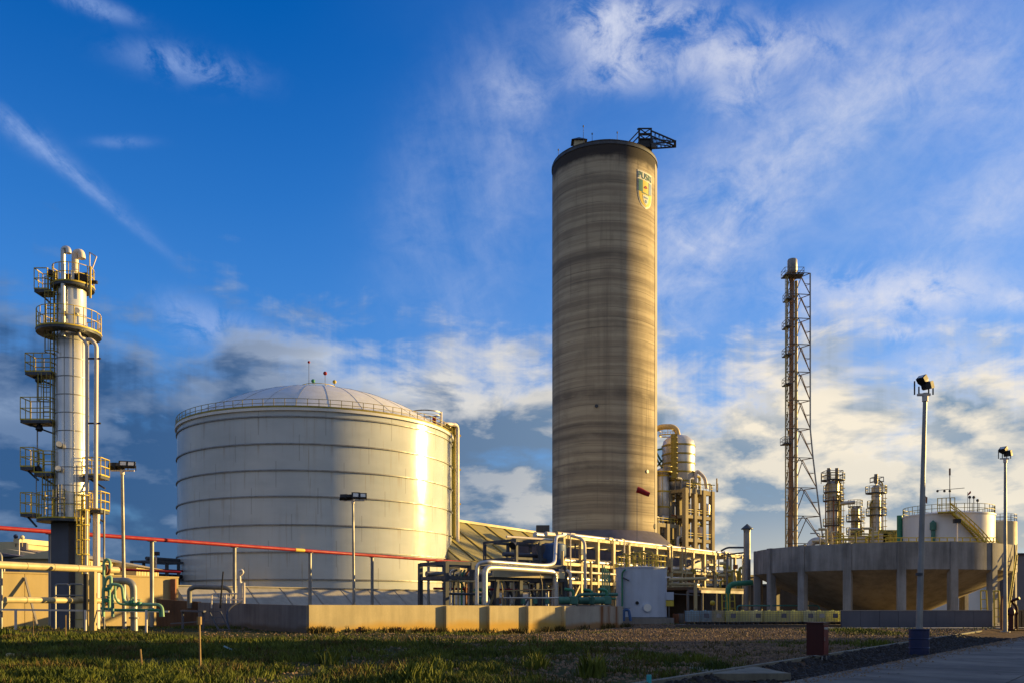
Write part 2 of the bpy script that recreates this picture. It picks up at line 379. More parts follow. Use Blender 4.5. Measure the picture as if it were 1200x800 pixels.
# ------------------------------------------------------------------ mesh builder
class MB:
    def __init__(s): s.v, s.f = [], []
    def _add(s, vs, fs):
        n = len(s.v); s.v += [Vector(q) for q in vs]; s.f += [tuple(i + n for i in f) for f in fs]; return s
    def box(s, c, size, rz=0.0):
        a, b, h = (q / 2 for q in size); ca, sa = math.cos(rz), math.sin(rz); vs = []
        for k in (-h, h):
            for i, j in ((-a, -b), (a, -b), (a, b), (-a, b)):
                vs.append((c[0] + i * ca - j * sa, c[1] + i * sa + j * ca, c[2] + k))
        return s._add(vs, [(3, 2, 1, 0), (4, 5, 6, 7), (0, 1, 5, 4), (1, 2, 6, 5), (2, 3, 7, 6), (3, 0, 4, 7)])
    def beam(s, p0, p1, w, h=None, up=(0, 0, 1)):
        p0, p1 = Vector(p0), Vector(p1); d = (p1 - p0).normalized(); h = h or w
        u = Vector(up)
        if abs(d.dot(u)) > .98: u = Vector((0, 1, 0))
        a = d.cross(u).normalized() * (w / 2); b = a.normalized().cross(d) * (h / 2)
        vs = [p + i * a + j * b for p in (p0, p1) for i, j in ((-1, -1), (1, -1), (1, 1), (-1, 1))]
        return s._add(vs, [(3, 2, 1, 0), (4, 5, 6, 7), (0, 1, 5, 4), (1, 2, 6, 5), (2, 3, 7, 6), (3, 0, 4, 7)])
    def tube(s, p0, p1, r, r2=None, n=10):
        return s.pipe([p0, p1], r, n, 0, r2)
    def pipe(s, pts, r, n=10, bend=0.0, r2=None):
        pts = [Vector(p) for p in pts]
        if bend and len(pts) > 2:
            out = [pts[0]]
            for i in range(1, len(pts) - 1):
                a, b, c = pts[i - 1], pts[i], pts[i + 1]
                q = min(bend, (a - b).length * .48, (c - b).length * .48)
                s0 = b + (a - b).normalized() * q; s1 = b + (c - b).normalized() * q
                for k in range(6):
                    u = k / 5; out.append(s0 * (1 - u) ** 2 + b * 2 * u * (1 - u) + s1 * u * u)
            out.append(pts[-1]); pts = out
        m = len(pts); r2 = r if r2 is None else r2
        t0 = (pts[1] - pts[0]).normalized()
        nrm = t0.cross(Vector((0, 0, 1)))
        if nrm.length < .05: nrm = t0.cross(Vector((0, 1, 0)))
        nrm.normalize(); rings = []
        for i, p in enumerate(pts):
            t = ((pts[min(i + 1, m - 1)] - p).normalized() + (p - pts[max(i - 1, 0)]).normalized())
            t = t.normalized() if t.length > 1e-6 else t0
            nrm = (nrm - t * nrm.dot(t)).normalized(); bn = t.cross(nrm)
            rr = r + (r2 - r) * i / (m - 1)
            rings.append([p + (nrm * math.cos(2 * PI * k / n) + bn * math.sin(2 * PI * k / n)) * rr for k in range(n)])
        vs = [q for g in rings for q in g]
        fs = [(i * n + k, i * n + (k + 1) % n, (i + 1) * n + (k + 1) % n, (i + 1) * n + k) for i in range(m - 1) for k in range(n)]
        fs += [tuple(range(n - 1, -1, -1)), tuple((m - 1) * n + k for k in range(n))]
        return s._add(vs, fs)
    def lathe(s, prof, c, n=32, a0=0.0, a1=2 * PI, close=False):
        full = abs(a1 - a0 - 2 * PI) < 1e-6; m = n if full else n + 1; vs = []
        for r, z in prof:
            for k in range(m):
                a = a0 + (a1 - a0) * k / n
                vs.append((c[0] + r * math.sin(a), c[1] - r * math.cos(a), c[2] + z))
        fs = []
        L = len(prof); J = L if close else L - 1
        for j in range(J):
            j2 = (j + 1) % L
            for k in range(n):
                k2 = (k + 1) % m
                fs.append((j * m + k, j * m + k2, j2 * m + k2, j2 * m + k))
        if full and not close:
            if prof[0][0] > 1e-4: fs.append(tuple(range(m - 1, -1, -1)))
            if prof[-1][0] > 1e-4: fs.append(tuple((L - 1) * m + k for k in range(m)))
        if close and not full:
            fs.append(tuple(j * m for j in range(L))); fs.append(tuple(j * m + n for j in range(L - 1, -1, -1)))
        return s._add(vs, fs)
    def ring(s, c, r, w, h, n=32, a0=0.0, a1=2 * PI):      # square-section ring of outer radius r+w
        return s.lathe([(r, -h / 2), (r + w, -h / 2), (r + w, h / 2), (r, h / 2)], c, n, a0, a1, True)
    def sphere(s, c, r, n=12, m=8, zs=1.0):
        return s.lathe([(max(r * math.sin(PI * i / m), 1e-5), -r * zs * math.cos(PI * i / m)) for i in range(m + 1)], c, n)
    def poly(s, pts, th):            # flat outline given thickness along its normal
        pts = [Vector(p) for p in pts]; n = len(pts)
        nr = (pts[1] - pts[0]).cross(pts[2] - pts[0]).normalized() * th
        return s._add(pts + [p + nr for p in pts], [tuple(range(n - 1, -1, -1)), tuple(range(n, 2 * n))] +
                      [(i, (i + 1) % n, n + (i + 1) % n, n + i) for i in range(n)])
    def build(s, name, mat, parent=None, label=None, smooth=40):
        me = bpy.data.meshes.new(name)
        vs = s.v
        if parent is not None:
            M = base_of(parent).inverted(); vs = [M @ q for q in vs]
        me.from_pydata([tuple(q) for q in vs], [], s.f); me.update()
        me.polygons.foreach_set('use_smooth', [True] * len(me.polygons))
        me.set_sharp_from_angle(angle=R(smooth))
        import bmesh
        bm = bmesh.new(); bm.from_mesh(me); bmesh.ops.recalc_face_normals(bm, faces=bm.faces); bm.to_mesh(me); bm.free()
        me.materials.append(MATS[mat] if isinstance(mat, str) else mat)
        o = bpy.data.objects.new(name, me); col.objects.link(o)
        if parent is not None: o.parent = parent
        if label: o['label'] = label
        return o
def base_of(o):
    M = Matrix.Translation(o.location) @ Matrix.Rotation(o.rotation_euler.z, 4, 'Z')
    return base_of(o.parent) @ M if o.parent else M
def thing(name, label, cat, loc=(0, 0, 0), rz=0.0, group=None):
    o = bpy.data.objects.new(name, None); col.objects.link(o); o.empty_display_size = .3
    o.location = loc; o.rotation_euler.z = rz
    o['label'] = label; o['category'] = cat
    if group: o['group'] = group
    return o
def tag(o, label, cat, group=None, kind=None):
    o['label'] = label; o['category'] = cat
    if group: o['group'] = group
    if kind: o['kind'] = kind
    return o
def structure(mb, name, mat, **k):
    o = mb.build(name, mat, **k); o['kind'] = 'structure'; return o
def kids(o): return [c for c in bpy.data.objects if c.parent == o]
def copy_thing(o, loc, rz, label, name=None):
    def rec(q, parent):
        c = q.copy(); col.objects.link(c); c.parent = parent
        for k in kids(q): rec(k, c)
        return c
    r = rec(o, None); r.location = loc; r.rotation_euler.z = rz; r['label'] = label
    return r
def azt(px): return math.atan2(px - 600, F)
def along(p, t, px):           # how far from p along t until the sight line of column px
    k = (px - 600) / F; return (k * p[1] - p[0]) / (t[0] - k * t[1])

# ------------------------------------------------------------------ ground
def gz(x, y):
    h = 0.0
    h -= .34 * math.exp(-((x + .5) / 7) ** 2 - ((y - 63) / 9) ** 2)                # dip before the stepped wall
    h += .35 * max(0, min(1, (-14 - x) / 12)) * math.exp(-((y - 45) / 16) ** 2)    # rise on the left
    h += .05 * noise.noise(Vector((x * .35, y * .35, 0))) + .12 * noise.noise(Vector((x * .08, y * .08, 3)))
    # shallow ditch beside the kerb
    return h * max(0, min(1, (150 - y) / 50))
KP = V(5.35, 21.6, 0); KT = V(13.6, 19.8, 0).normalized()     # kerb line
RP = V(6.1, 18.5, 0); RT = V(19.6, 26.5, 0).normalized()      # road edge
def side(p, t, x, y): return (x - p.x) * t.y - (y - p.y) * t.x   # >0 : right of the line
def gz2(x, y):
    h = gz(x, y); k = side(KP, KT, x, y)
    if k > -3: h *= max(0.0, min(1.0, -k / 3))
    r = -side(RP, RT, x, y)
    if k > .1 and r > 0: h = -.16 * min(1, (k - .1) * 2, r * 2)
    if r <= 0: h = -.05
    return h
mb = MB()
xs = list(np.arange(-60, 60.1, .6)); ys = [-4, 0, 4, 8] + list(np.arange(10, 90, .6)) + [95, 105, 120, 150]
mb.v = [Vector((x, y, gz2(x, y))) for y in ys for x in xs]
nx = len(xs)
mb.f = [(j * nx + i, j * nx + i + 1, (j + 1) * nx + i + 1, (j + 1) * nx + i) for j in range(len(ys) - 1) for i in range(nx - 1)]
# skirt to the horizon
def quad(m, a, b, c, d): m._add([a, b, c, d], [(0, 1, 2, 3)])
L_ = 4000
quad(mb, (-L_, 150, 0), (L_, 150, 0), (L_, L_, 0), (-L_, L_, 0))
quad(mb, (-L_, -4, 0), (-60, -4, 0), (-60, 150, 0), (-L_, 150, 0))
quad(mb, (60, -4, 0), (L_, -4, 0), (L_, 150, 0), (60, 150, 0))
quad(mb, (-L_, -L_, 0), (L_, -L_, 0), (L_, -4, 0), (-L_, -4, 0))
structure(mb, 'ground', 'ground', smooth=60)

# road: concrete slabs with joints
mb = MB()
nrm = V(RT.y, -RT.x, 0)
for i in range(-3, 24):
    for j in range(3):
        a = RP + RT * (i * 5) + nrm * (j * 3.5); c = a + RT * 2.49 + nrm * 1.74
        mb.box((c.x, c.y, -.0), (3.47, 4.97, .12), math.atan2(RT.y, RT.x) - PI / 2)
structure(mb, 'road', 'paving')
mb = MB()
for i in range(-3, 22):
    c = KP + KT * (i * 2.0 + 1)
    mb.box((c.x, c.y, -.02), (.16, 1.985, .16), math.atan2(KT.y, KT.x) - PI / 2)
structure(mb, 'kerb', 'kerb')
o = MB().box((X(858, 21.6), 21.2, -.04), (1.75, 2.3, .16), R(4)).build('drain_cover', 'kerb')
tag(o, 'pale concrete slab lying beside the kerb at the bottom edge', 'slab')
# paved strip behind the lots
mb = MB(); mb.box((39, 67.0, .01), (32, 2.2, .06)); mb.box((39, 67.0, .01), (32, 2.2, .06)) if 0 else None
structure(mb, 'pavement', 'concrete_pale')

# ------------------------------------------------------------------ grass, stones
def scatter_blades(n, seed, y0, y1, hmin, hmax, mat, name, label, dens, mask):
    rnd = random.Random(seed); vs = []; fs = []
    k = 0; tries = 0
    while k < n and tries < n * (400 if name == 'wall_weeds' else 12):
        tries += 1
        y = y0 + (y1 - y0) * rnd.random() ** 1.5
        x = rnd.uniform(-.60, .58) * y
        m = mask(x, y)
        if rnd.random() > m: continue
        g = gz2(x, y); h = rnd.uniform(hmin, hmax) * (.35 + m * .9); w = h * .05 + .004 * (1 + y / 18)
        for q in range(2):
            a = rnd.uniform(0, 2 * PI); bx = x + rnd.gauss(0, .06); by = y + rnd.gauss(0, .06)
            lx, ly = rnd.gauss(0, h * .35), rnd.gauss(0, h * .35)
            c_, s_ = math.cos(a) * w, math.sin(a) * w; b = len(vs)
            vs += [(bx - c_, by - s_, g - .02), (bx + c_, by + s_, g - .02), (bx + lx * .4 + c_ * .6, by + ly * .4 + s_ * .6, g + h * .6), (bx + lx * .4 - c_ * .6, by + ly * .4 - s_ * .6, g + h * .6), (bx + lx, by + ly, g + h)]
            fs += [(b, b + 1, b + 2, b + 3), (b + 3, b + 2, b + 4)]
        k += 1
    me = bpy.data.meshes.new(name); me.from_pydata(vs, [], fs); me.materials.append(MATS[mat])
    o = bpy.data.objects.new(name, me); col.objects.link(o)
    return tag(o, label, 'grass', kind='stuff')
def gmask(x, y):
    if side(KP, KT, x, y) > -.15 or side(RP, RT, x, y) > -.2: return 0
    n = noise.noise(Vector((x * .30, y * .22, 1))) * .75 + noise.noise(Vector((x * 1.1, y * 1.0, 5))) * .75 + noise.noise(Vector((x * 3.1, y * 2.6, 8))) * .35
    b = .46 - max(0, x + 3) * .05 - max(0, y - 30) * .012
    if x < -5: b += .15
    v = b + n - (.5 if y > 43 and x < -11 else 0) - max(0, min(.5, (y - 36) * .05))
    return max(0, min(1, (v - .18) * 1.5))
scatter_blades(52000, 3, 13.5, 60, .04, .22, 'grass_blade', 'grass', 'short green grass spreading over the left foreground', 1, gmask)
scatter_blades(15000, 5, 13.5, 62, .05, .30, 'grass_dry', 'dry_grass', 'dry straw coloured grass among the green foreground grass', 1,
               lambda x, y: min(1, gmask(x, y) + .25) * max(0, .25 + 1.3 * noise.noise(Vector((x * .5, y * .5, 9)))) if side(KP, KT, x, y) < -.2 else 0)
def tall(x, y): return max(0, noise.noise(Vector((x * .8, y * .7, 40))) * 3 - 1.0) if x < 2 else 0
scatter_blades(5000, 14, 14, 42, .22, .42, 'grass_blade', 'tall_grass', 'taller green grass clumps scattered through the foreground', 1, tall)
def foot(x, y):
    a = V(X(362, 54), 54, 0); t_ = (V(X(730, 72), 72, 0) - a).normalized(); k = side(a, t_, x, y); return 1 if .05 < k < .6 and noise.noise(Vector((x, y, 3))) > -.1 and x > -12.2 else 0
scatter_blades(700, 24, 53, 72, .15, .4, 'grass_dry', 'wall_weeds', 'dry weeds growing along the foot of the sunlit wall', 1, foot)
def far_tufts(x, y):
    if side(KP, KT, x, y) > -.15: return 0
    return max(0, min(1, noise.noise(Vector((x * .16, y * .2, 31))) * 2.2 - .15))
scatter_blades(9000, 8, 30, 84, .08, .24, 'grass_blade', 'weeds', 'low yellow green weeds in patches on the gravel lot', 1, far_tufts)
def scatter_stones(n, seed, fn, rmin, rmax, mat, name, label):
    rnd = random.Random(seed); vs = []; fs = []; k = 0; tries = 0
    while k < n and tries < n * 15:
        tries += 1
        p = fn(rnd)
        if p is None: continue
        x, y = p; r = rnd.uniform(rmin, rmax) * (1 + y / 60); z = max(gz2(x, y), .062 if name == 'road_grit' else -9); b = len(vs)
        a = rnd.uniform(0, PI)
        for q in range(5):
            t = a + q * 2 * PI / 5 + rnd.uniform(-.3, .3); vs.append((x + r * math.cos(t), y + r * math.sin(t), z - .01))
        for q in range(3):
            t = a + q * 2 * PI / 3; vs.append((x + r * .5 * math.cos(t), y + r * .5 * math.sin(t), z + r * rnd.uniform(.45, .8)))
        fs += [(b + 5, b + 6, b + 7), (b, b + 1, b + 5), (b + 1, b + 6, b + 5), (b + 1, b + 2, b + 6), (b + 2, b + 3, b + 6), (b + 3, b + 7, b + 6), (b + 3, b + 4, b + 7), (b + 4, b + 5, b + 7), (b + 4, b, b + 5)]
        k += 1
    me = bpy.data.meshes.new(name); me.from_pydata(vs, [], fs); me.materials.append(MATS[mat])
    o = bpy.data.objects.new(name, me); col.objects.link(o)
    return tag(o, label, 'stones', kind='stuff')
def lot(rnd):
    y = 18 + 62 * rnd.random() ** 1.3; x = rnd.uniform(-.35, .58) * y
    if side(KP, KT, x, y) > -.2: return None
    if rnd.random() > .25 + max(0, min(.75, (x + 4) * .06)): return None
    return x, y
scatter_stones(15000, 4, lot, .015, .05, 'stone', 'gravel', 'scattered brown gravel and pebbles across the open lot')
def edge(rnd):
    y = rnd.uniform(15, 45); q = RP + RT * ((y - RP.y) / RT.y); x = q.x + abs(rnd.gauss(0, .5)) + .02
    return x, y
scatter_stones(900, 16, edge, .012, .03, 'stone', 'road_grit', 'loose grit scattered along the edge of the concrete road')
def ditch(rnd):
    y = rnd.uniform(16, 50); x = rnd.uniform(3, 26)
    if side(KP, KT, x, y) < .12 or side(RP, RT, x, y) > -.02: return None
    return x, y
scatter_stones(5000, 6, ditch, .03, .09, 'stone_dark', 'rubble', 'dark rubble filling the ditch between kerb and road')

# ------------------------------------------------------------------ prilling tower
TC = V(19.35, 188.0, 0); TR = 10.9
t = thing('concrete_tower', 'very tall round concrete tower with dark stained bands and a shield emblem near its top', 'tower', TC)
th0 = -math.atan2(TC.x, TC.y)                       # angle that faces the camera
MB().lathe([(TR, 0), (TR, 94.0), (TR - .5, 94.0), (TR - .5, 93.0), (0.01, 93.0)], TC, 128).build('shaft', 'tower_concrete', t)
MB().ring((TC.x, TC.y, 93.4), TR + .003, .14, .5, 96).build('rim', 'dark_steel', t)
MB().lathe([(TR + .02, 17.0), (TR + .5, 16.9), (TR + 4.2, 13.6), (TR + 4.2, 13.2), (TR + .02, 13.2)], TC, 64).build('skirt_roof', 'purple_slate', t)
a = th0 + R(79)
mb = MB().lathe([(TR + .01, 2), (TR + .07, 2), (TR + .07, 92.3), (TR + .01, 92.3)], TC, 6, a - R(9), a + R(16), True)
mb.build('pale_strip', 'concrete_pale', t)  # flush pale strip up the right side of the shaft
for ang, zz in ((-8, 41.5), (52, 29.0), (70, 16.6 + 1.6)):
    aa = th0 + R(ang); c = TC + V(math.sin(aa), -math.cos(aa), 0) * (TR + .06)
    MB().tube((c.x, c.y, zz), (c.x + .12 * math.sin(aa), c.y - .12 * math.cos(aa), zz), .55 if ang == 70 else .35, n=12).build('porthole', 'sign_white' if ang == 52 else 'dark_steel', t)
for ang, h in ((-62, 1.6), (-23, 3.6), (-13, 1.7), (14, 1.7)):
    aa = th0 + R(ang); c = TC + V(math.sin(aa), -math.cos(aa), 0) * (TR - .3)
    m = MB().tube((c.x, c.y, 93.2), (c.x, c.y, 93.8 + h), .06, .035, 6)
    m.tube((c.x, c.y, 93.7 + h), (c.x, c.y, 94.0 + h), .13, n=6)
    m.build('mast', 'dark_steel', t)
m = MB()
for k in range(48):
    aa = 2 * PI * k / 48; c = TC + V(math.sin(aa), -math.cos(aa), 0) * (TR - 1.88)
    m.tube((c.x, c.y, 93), (c.x, c.y, 95.0), .03, n=4)
m.ring((TC.x, TC.y, 95.0), TR - 1.9, .05, .05, 64)
m.build('railing', 'dark_steel', t)

# emblem wrapped on the shaft
ec, ez, EW, EH = th0 + R(49), 85.2, 5.2, 8.2        # centre angle, centre height, width along the arc, height
def wrap(u, w, off):
    u, w = u * .86, w * .9; aa = ec + u / TR; return (TC.x + (TR + off) * math.sin(aa), TC.y - (TR + off) * math.cos(aa), ez + w)
def decal(name, mat, outline, off, parent, n=14):
    """outline: list of (w, u_left, u_right) rows, top to bottom"""
    m = MB(); vs = []; fs = []
    for o_ in (off, off - .04):
        for w, ul, ur in outline:
            for k in range(n + 1): vs.append(wrap(ul + (ur - ul) * k / n, w, o_))
    L = len(outline); q = n + 1
    for s_ in range(2):
        for j in range(L - 1):
            for k in range(n):
                b = s_ * L * q + j * q + k; fs.append((b, b + 1, b + q + 1, b + q))
    for j in range(L - 1):
        for k in (0, n):
            b = j * q + k; fs.append((b, b + q, b + q + L * q, b + L * q))
    m._add(vs, fs); return m.build(name, mat, parent)
def shield(s, top):
    rows = []
    for k in range(15):
        w = top - (top + EH / 2 * s) * k / 14
        if w > -.6: hw = EW / 2 * s
        else: hw = EW / 2 * s * math.sqrt(max(0, 1 - ((-.6 - w) / (EH / 2 * s - .6)) ** 2)) * .96 + .04
        rows.append((w, -hw, hw))
    return rows
em = decal('emblem', 'sign_white', shield(1.0, EH / 2), .06, t)
decal('yellow_field', 'sign_yellow', shield(.90, 2.1), .10, em)
decal('green_square', 'sign_green', [(2.05, -2.3, -1.05), (-.55, -2.3, -1.05)], .14, em, 4)
decal('blue_square', 'sign_blue', [(2.05, 1.1, 2.3), (-.55, 1.1, 2.3)], .14, em, 4)
decal('centre_line', 'sign_green', [(-.62, -1.3, 1.4), (-.85, -1.3, 1.4)], .14, em, 4)
decal('leaf_mark', 'red', [(1.0, -.15, .25), (.6, -.6, .7), (.35, -.7, .1)], .14, em, 4)
rows = []
for k in range(9):
    w = -1.1 - 2.1 * k / 8; rows.append((w, -1.05 * math.sqrt(max(.02, 1 - (k / 8) ** 2)), 1.05 * math.sqrt(max(.02, 1 - (k / 8) ** 2))))
decal('lower_badge', 'sign_white', rows, .14, em, 6)
decal('badge_bar', 'sign_blue', [(-1.5, -.75, .75), (-1.85, -.7, .7)], .17, em, 4)
decal('badge_drop', 'sign_blue', [(-2.1, -.1, .1), (-2.5, -.5, .5), (-2.9, -.1, .1)], .17, em, 4)
def text_mesh(s, size, ext=.01):
    cu = bpy.data.curves.new('txt', 'FONT'); cu.body = s; cu.size = size; cu.align_x = 'CENTER'; cu.align_y = 'CENTER'; cu.extrude = ext; cu.resolution_u = 3
    ob = bpy.data.objects.new('txt', cu); col.objects.link(ob)
    bpy.context.view_layer.update()
    me = bpy.data.meshes.new_from_object(ob.evaluated_get(bpy.context.evaluated_depsgraph_get()))
    col.objects.unlink(ob); bpy.data.objects.remove(ob)
    return me
me = text_mesh('PUSRI', 2.0)
xs_ = [v.co.x for v in me.vertices]; k = 4.6 / (max(xs_) - min(xs_)); Mi = base_of(t).inverted()
for v in me.vertices:
    v.co = Mi @ Vector(wrap(v.co.x * k, 2.98 + v.co.y * 1.0, .11 + (.03 if v.co.z > 0 else 0)))
me.materials.append(MATS['sign_green'])
o = bpy.data.objects.new('lettering', me); col.objects.link(o); o.parent = em

# rooftop derrick crane and hut
def at_tower(ang, r, z): aa = th0 + R(ang); return TC + V(math.sin(aa) * r, -math.cos(aa) * r, z)
cb = V(X(754, 181), 181, 94)
t = thing('rooftop_crane', 'black steel lattice crane with a jib reaching right on top of the tall tower', 'crane', cb)
hz = .172
def CP(px, py, dd=0): return V(X(px, 181 + dd), 181 + dd, Z(py, 181))
m = MB()
for px in (749, 763):
    for dd in (0, 2.4): m.beam(CP(px, 170, dd), CP(px, 151, dd), .30)
for py in (151, 157, 163):
    for dd in (0, 2.4): m.beam(CP(748, py, dd), CP(764, py, dd), .22)
    for px in (749, 763): m.beam(CP(px, py, 0), CP(px, py, 2.4), .2)
for dd in (0, 2.4):
    m.beam(CP(749, 151, dd), CP(763, 160, dd), .16); m.beam(CP(763, 151, dd), CP(749, 160, dd), .16)
m.build('tower_frame', 'black', t)
m = MB()
for dd in (.2, 2.2):
    m.beam(CP(763, 153, dd), CP(791, 165, dd), .24); m.beam(CP(763, 168, dd), CP(791, 166, dd), .24); m.beam(CP(763, 162, dd), CP(786, 165, dd), .16)
    for i in range(6):
        u = i / 6; w = (i + .5) / 6
        a = CP(763 + 28 * u, 153 + 12 * u, dd); b = CP(763 + 28 * w, 168 - 2 * w, dd); c = CP(763 + 28 * (i + 1) / 6, 153 + 12 * (i + 1) / 6, dd)
        m.beam(a, b, .11); m.beam(b, c, .11)
m.beam(CP(791, 165.5, .2), CP(791, 165.5, 2.2), .5)
m.build('jib', 'black', t)
m = MB()
for dd in (.2, 2.2): m.beam(CP(749, 153, dd), CP(735, 168, dd), .2); m.beam(CP(749, 160, dd), CP(740, 168, dd), .16)
m.beam(CP(735, 168, .2), CP(735, 168, 2.2), .16); m.beam(CP(749, 153, .2), CP(749, 153, 2.2), .16); m.beam(CP(749, 160, .2), CP(749, 160, 2.2), .16); m.beam(CP(740, 168, .2), CP(735, 168, .2), .16)
m.build('backstay', 'black', t)
MB().box(CP(756, 167.5, 1.2), (2.9, 2.2, 1.5)).build('cab', 'black', t)
MB().box(CP(766, 171, .2), (1.0, .8, .8)).build('hoist', 'dark_steel', t)
m = MB(); m.beam(CP(750, 151, 1), CP(747, 148, 1), .25); m.build('hook_post', 'black', t)
t = thing('rooftop_hut', 'small hut with a dark pitched roof standing on the tall tower, left side', 'hut', CP(678.5, 166, 3))
MB().box(CP(678.5, 169, 1), (2.1, 2, 1.7)).build('wall', 'cream', t)
p = CP(678.5, 164.4, 1)
MB()._add([p + V(-1.6, -1.4, 0), p + V(1.6, -1.4, 0), p + V(1.6, 1.4, 0), p + V(-1.6, 1.4, 0), p + V(0, 0, 1.1)], [(0, 1, 4), (1, 2, 4), (2, 3, 4), (3, 0, 4), (3, 2, 1, 0)]).build('roof', 'black', t)
o = MB().pipe([CP(663, 175, 4), CP(664, 169, 4), CP(667, 167, 4), CP(670, 169, 4), CP(670, 175, 4)], .15, 8).build('roof_vent', 'dark_steel')
tag(o, 'curved black vent pipe on the tower roof left of the hut', 'vent')

# windsock in front of the tower
wp = V(X(746.5, 150), 150, 0)
t = thing('windsock', 'red windsock on a thin pole in front of the tall concrete tower', 'windsock', wp)
MB().tube(wp, wp + V(0, 0, Z(571, 150)), .05, .04, 6).build('pole', 'grey_steel', t)
MB().pipe([P(746.5, 573, 150), P(751, 574.5, 150), P(756, 577, 150), P(761, 579, 150)], .55, 10, 0, .38).build('sock', 'red', t)

# ------------------------------------------------------------------ large white storage tank
KC = V(-29.1, 134.9, 0); KR = 20.0
t = thing('storage_tank', 'huge white round storage tank with a low domed roof, the largest tank', 'tank', KC)
kt = -math.atan2(KC.x, KC.y)
ZT = 27.2
MB().lathe([(KR, .3), (KR, ZT)], KC, 160).build('shell', 'tank_white', t)
prof = [(KR + .05, ZT - .35), (KR + .3, ZT - .35), (KR + .3, ZT)]
RS = (KR ** 2 + 6.9 ** 2) / (2 * 6.9)
for i in range(19):
    r = KR * (1 - i / 18); prof.append((max(r, .01), ZT + math.sqrt(RS * RS - r * r) - (RS - 6.9)))
MB().lathe(prof, KC, 128).build('dome_roof', 'white_metal', t)
for z in (26.1, 22.6, 19.2, 15.85, 12.2, 8.7, 5.2):
    MB().ring((KC.x, KC.y, z), KR + .003, .16, .16, 160).build('stiffener_ring', 'galvanised', t)
for k in range(28):
    aa = 2 * PI * k / 28 + .06; m = MB(); pts = []
    for i in range(12):
        r = KR * (1 - i / 12.5); pts.append(KC + V(math.sin(aa) * r, -math.cos(aa) * r, ZT + math.sqrt(RS * RS - r * r) - (RS - 6.9) + .02))
    m.pipe(pts, .018, 4); m.build('roof_rib', 'galvanised', t)
m = MB()
for k in range(88):
    aa = 2 * PI * k / 88; c = KC + V(math.sin(aa), -math.cos(aa), 0) * (KR + .15)
    m.tube((c.x, c.y, ZT), (c.x, c.y, ZT + 1.15), .045, n=5)
for z in (ZT + .6, ZT + 1.15): m.ring((KC.x, KC.y, z), KR + .12, .06, .06, 120)
m.ring((KC.x, KC.y, ZT + .12), KR + .2, .08, .28, 120)
m.build('railing', 'yellow_dark', t)
# masts on the crown
for px, py, mt in ((367, 446, 'green'), (381, 437, 'red'), (392, 447, 'yellow'), (362, 424, 'red')):
    b = P(px, 459, 135); tp = P(px, py, 135)
    m = MB().tube((b.x, b.y, ZT + 6.5), tp, .04, n=5); ms = m.build('beacon_mast', 'galvanised', t)
    MB().sphere(tp, .30 if py != 424 else .2, 10, 6).build('beacon', mt, ms)
m = MB()
for k in range(10):
    aa = 2 * PI * k / 10; c = KC + V(math.sin(aa) * 2.6, -math.cos(aa) * 2.6, ZT + 6.7)
    m.tube(c, c + V(0, 0, .8), .045, n=4)
m.ring((KC.x, KC.y, ZT + 7.5), 2.58, .07, .07, 24); m.ring((KC.x, KC.y, ZT + 6.85), 2.4, .35, .1, 24)
m.build('crown_railing', 'yellow', t)
# relief valve stand near the right rim
m = MB(); c = P(499, 484, 130)
m.ring(c, 2.2, .12, .16, 32); m.ring(c - V(0, 0, .5), 2.25, .06, .06, 32); m.build('ring_platform', 'galvanised', t)
for px in (496, 509):
    MB().tube(P(px, 499, 130), P(px, 488, 130), .28, n=8).build('relief_valve', 'red', t)
m = MB()
for px in (483, 517): m.tube(P(px, 502, 130), P(px, 484, 130), .08, n=6)
m.tube(P(517, 512, 130), P(517, 482, 130), .16, n=8); m.build('stand_leg', 'white_pipe', t)
o = MB().box(P(521, 504, 132), (1.4, 1.0, 1.4)).tube(P(524, 512, 132), P(524, 496, 132), .2, n=8).build('roof_nozzle', 'yellow_dark', t)
# downcomers
m = MB(); m.beam(P(530.5, 690, 137), P(530.5, 497, 137), .8, .8)
m.beam(P(506, 498.5, 132), P(532, 499, 137), .5, .5); m.beam(P(520, 506, 134), P(532, 506, 137), .35)
for py in range(510, 690, 40): m.beam(P(527, py, 137), P(540, py, 137), .25)
m.build('cable_riser', 'yellow', t)
MB().pipe([P(508, 496, 131.5), P(536, 497, 136.6), P(536, 690, 136.6)], .3, 10, .9).build('riser_pipe', 'white_pipe', t)

# ------------------------------------------------------------------ bund slope in front of the tank
m = MB()
a = V(X(206, 91), 91, 0); b = V(X(640, 131), 131, 0); tt = (b - a).normalized(); n = V(tt.y, -tt.x, 0)
Zt = 3.75; L_b = (b - a).length
m._add([a, a + n * 5, a + V(0, 0, Zt), a - n * 1 + V(0, 0, Zt), a - n, b, b + n * 5, b + V(0, 0, Zt), b - n + V(0, 0, Zt), b - n],
       [(1, 6, 7, 2), (2, 7, 8, 3), (3, 8, 9, 4), (0, 1, 2, 3, 4), (5, 9, 8, 7, 6)])
t = thing('tank_bund', 'sloping concrete embankment at the foot of the huge white tank', 'embankment', a)
m.build('slope', 'concrete_pale', t)
for k in range(1, 14):
    q = a + tt * (L_b * k / 14)
    MB().beam(q + n * 4.95 + V(0, 0, .05), q + V(0, 0, Zt), .16, .10, up=n).build('slope_rib', 'concrete', t)
MB().beam(a + V(0, 0, Zt + .06), b + V(0, 0, Zt + .06), .35, .10).build('coping', 'concrete_pale', t)

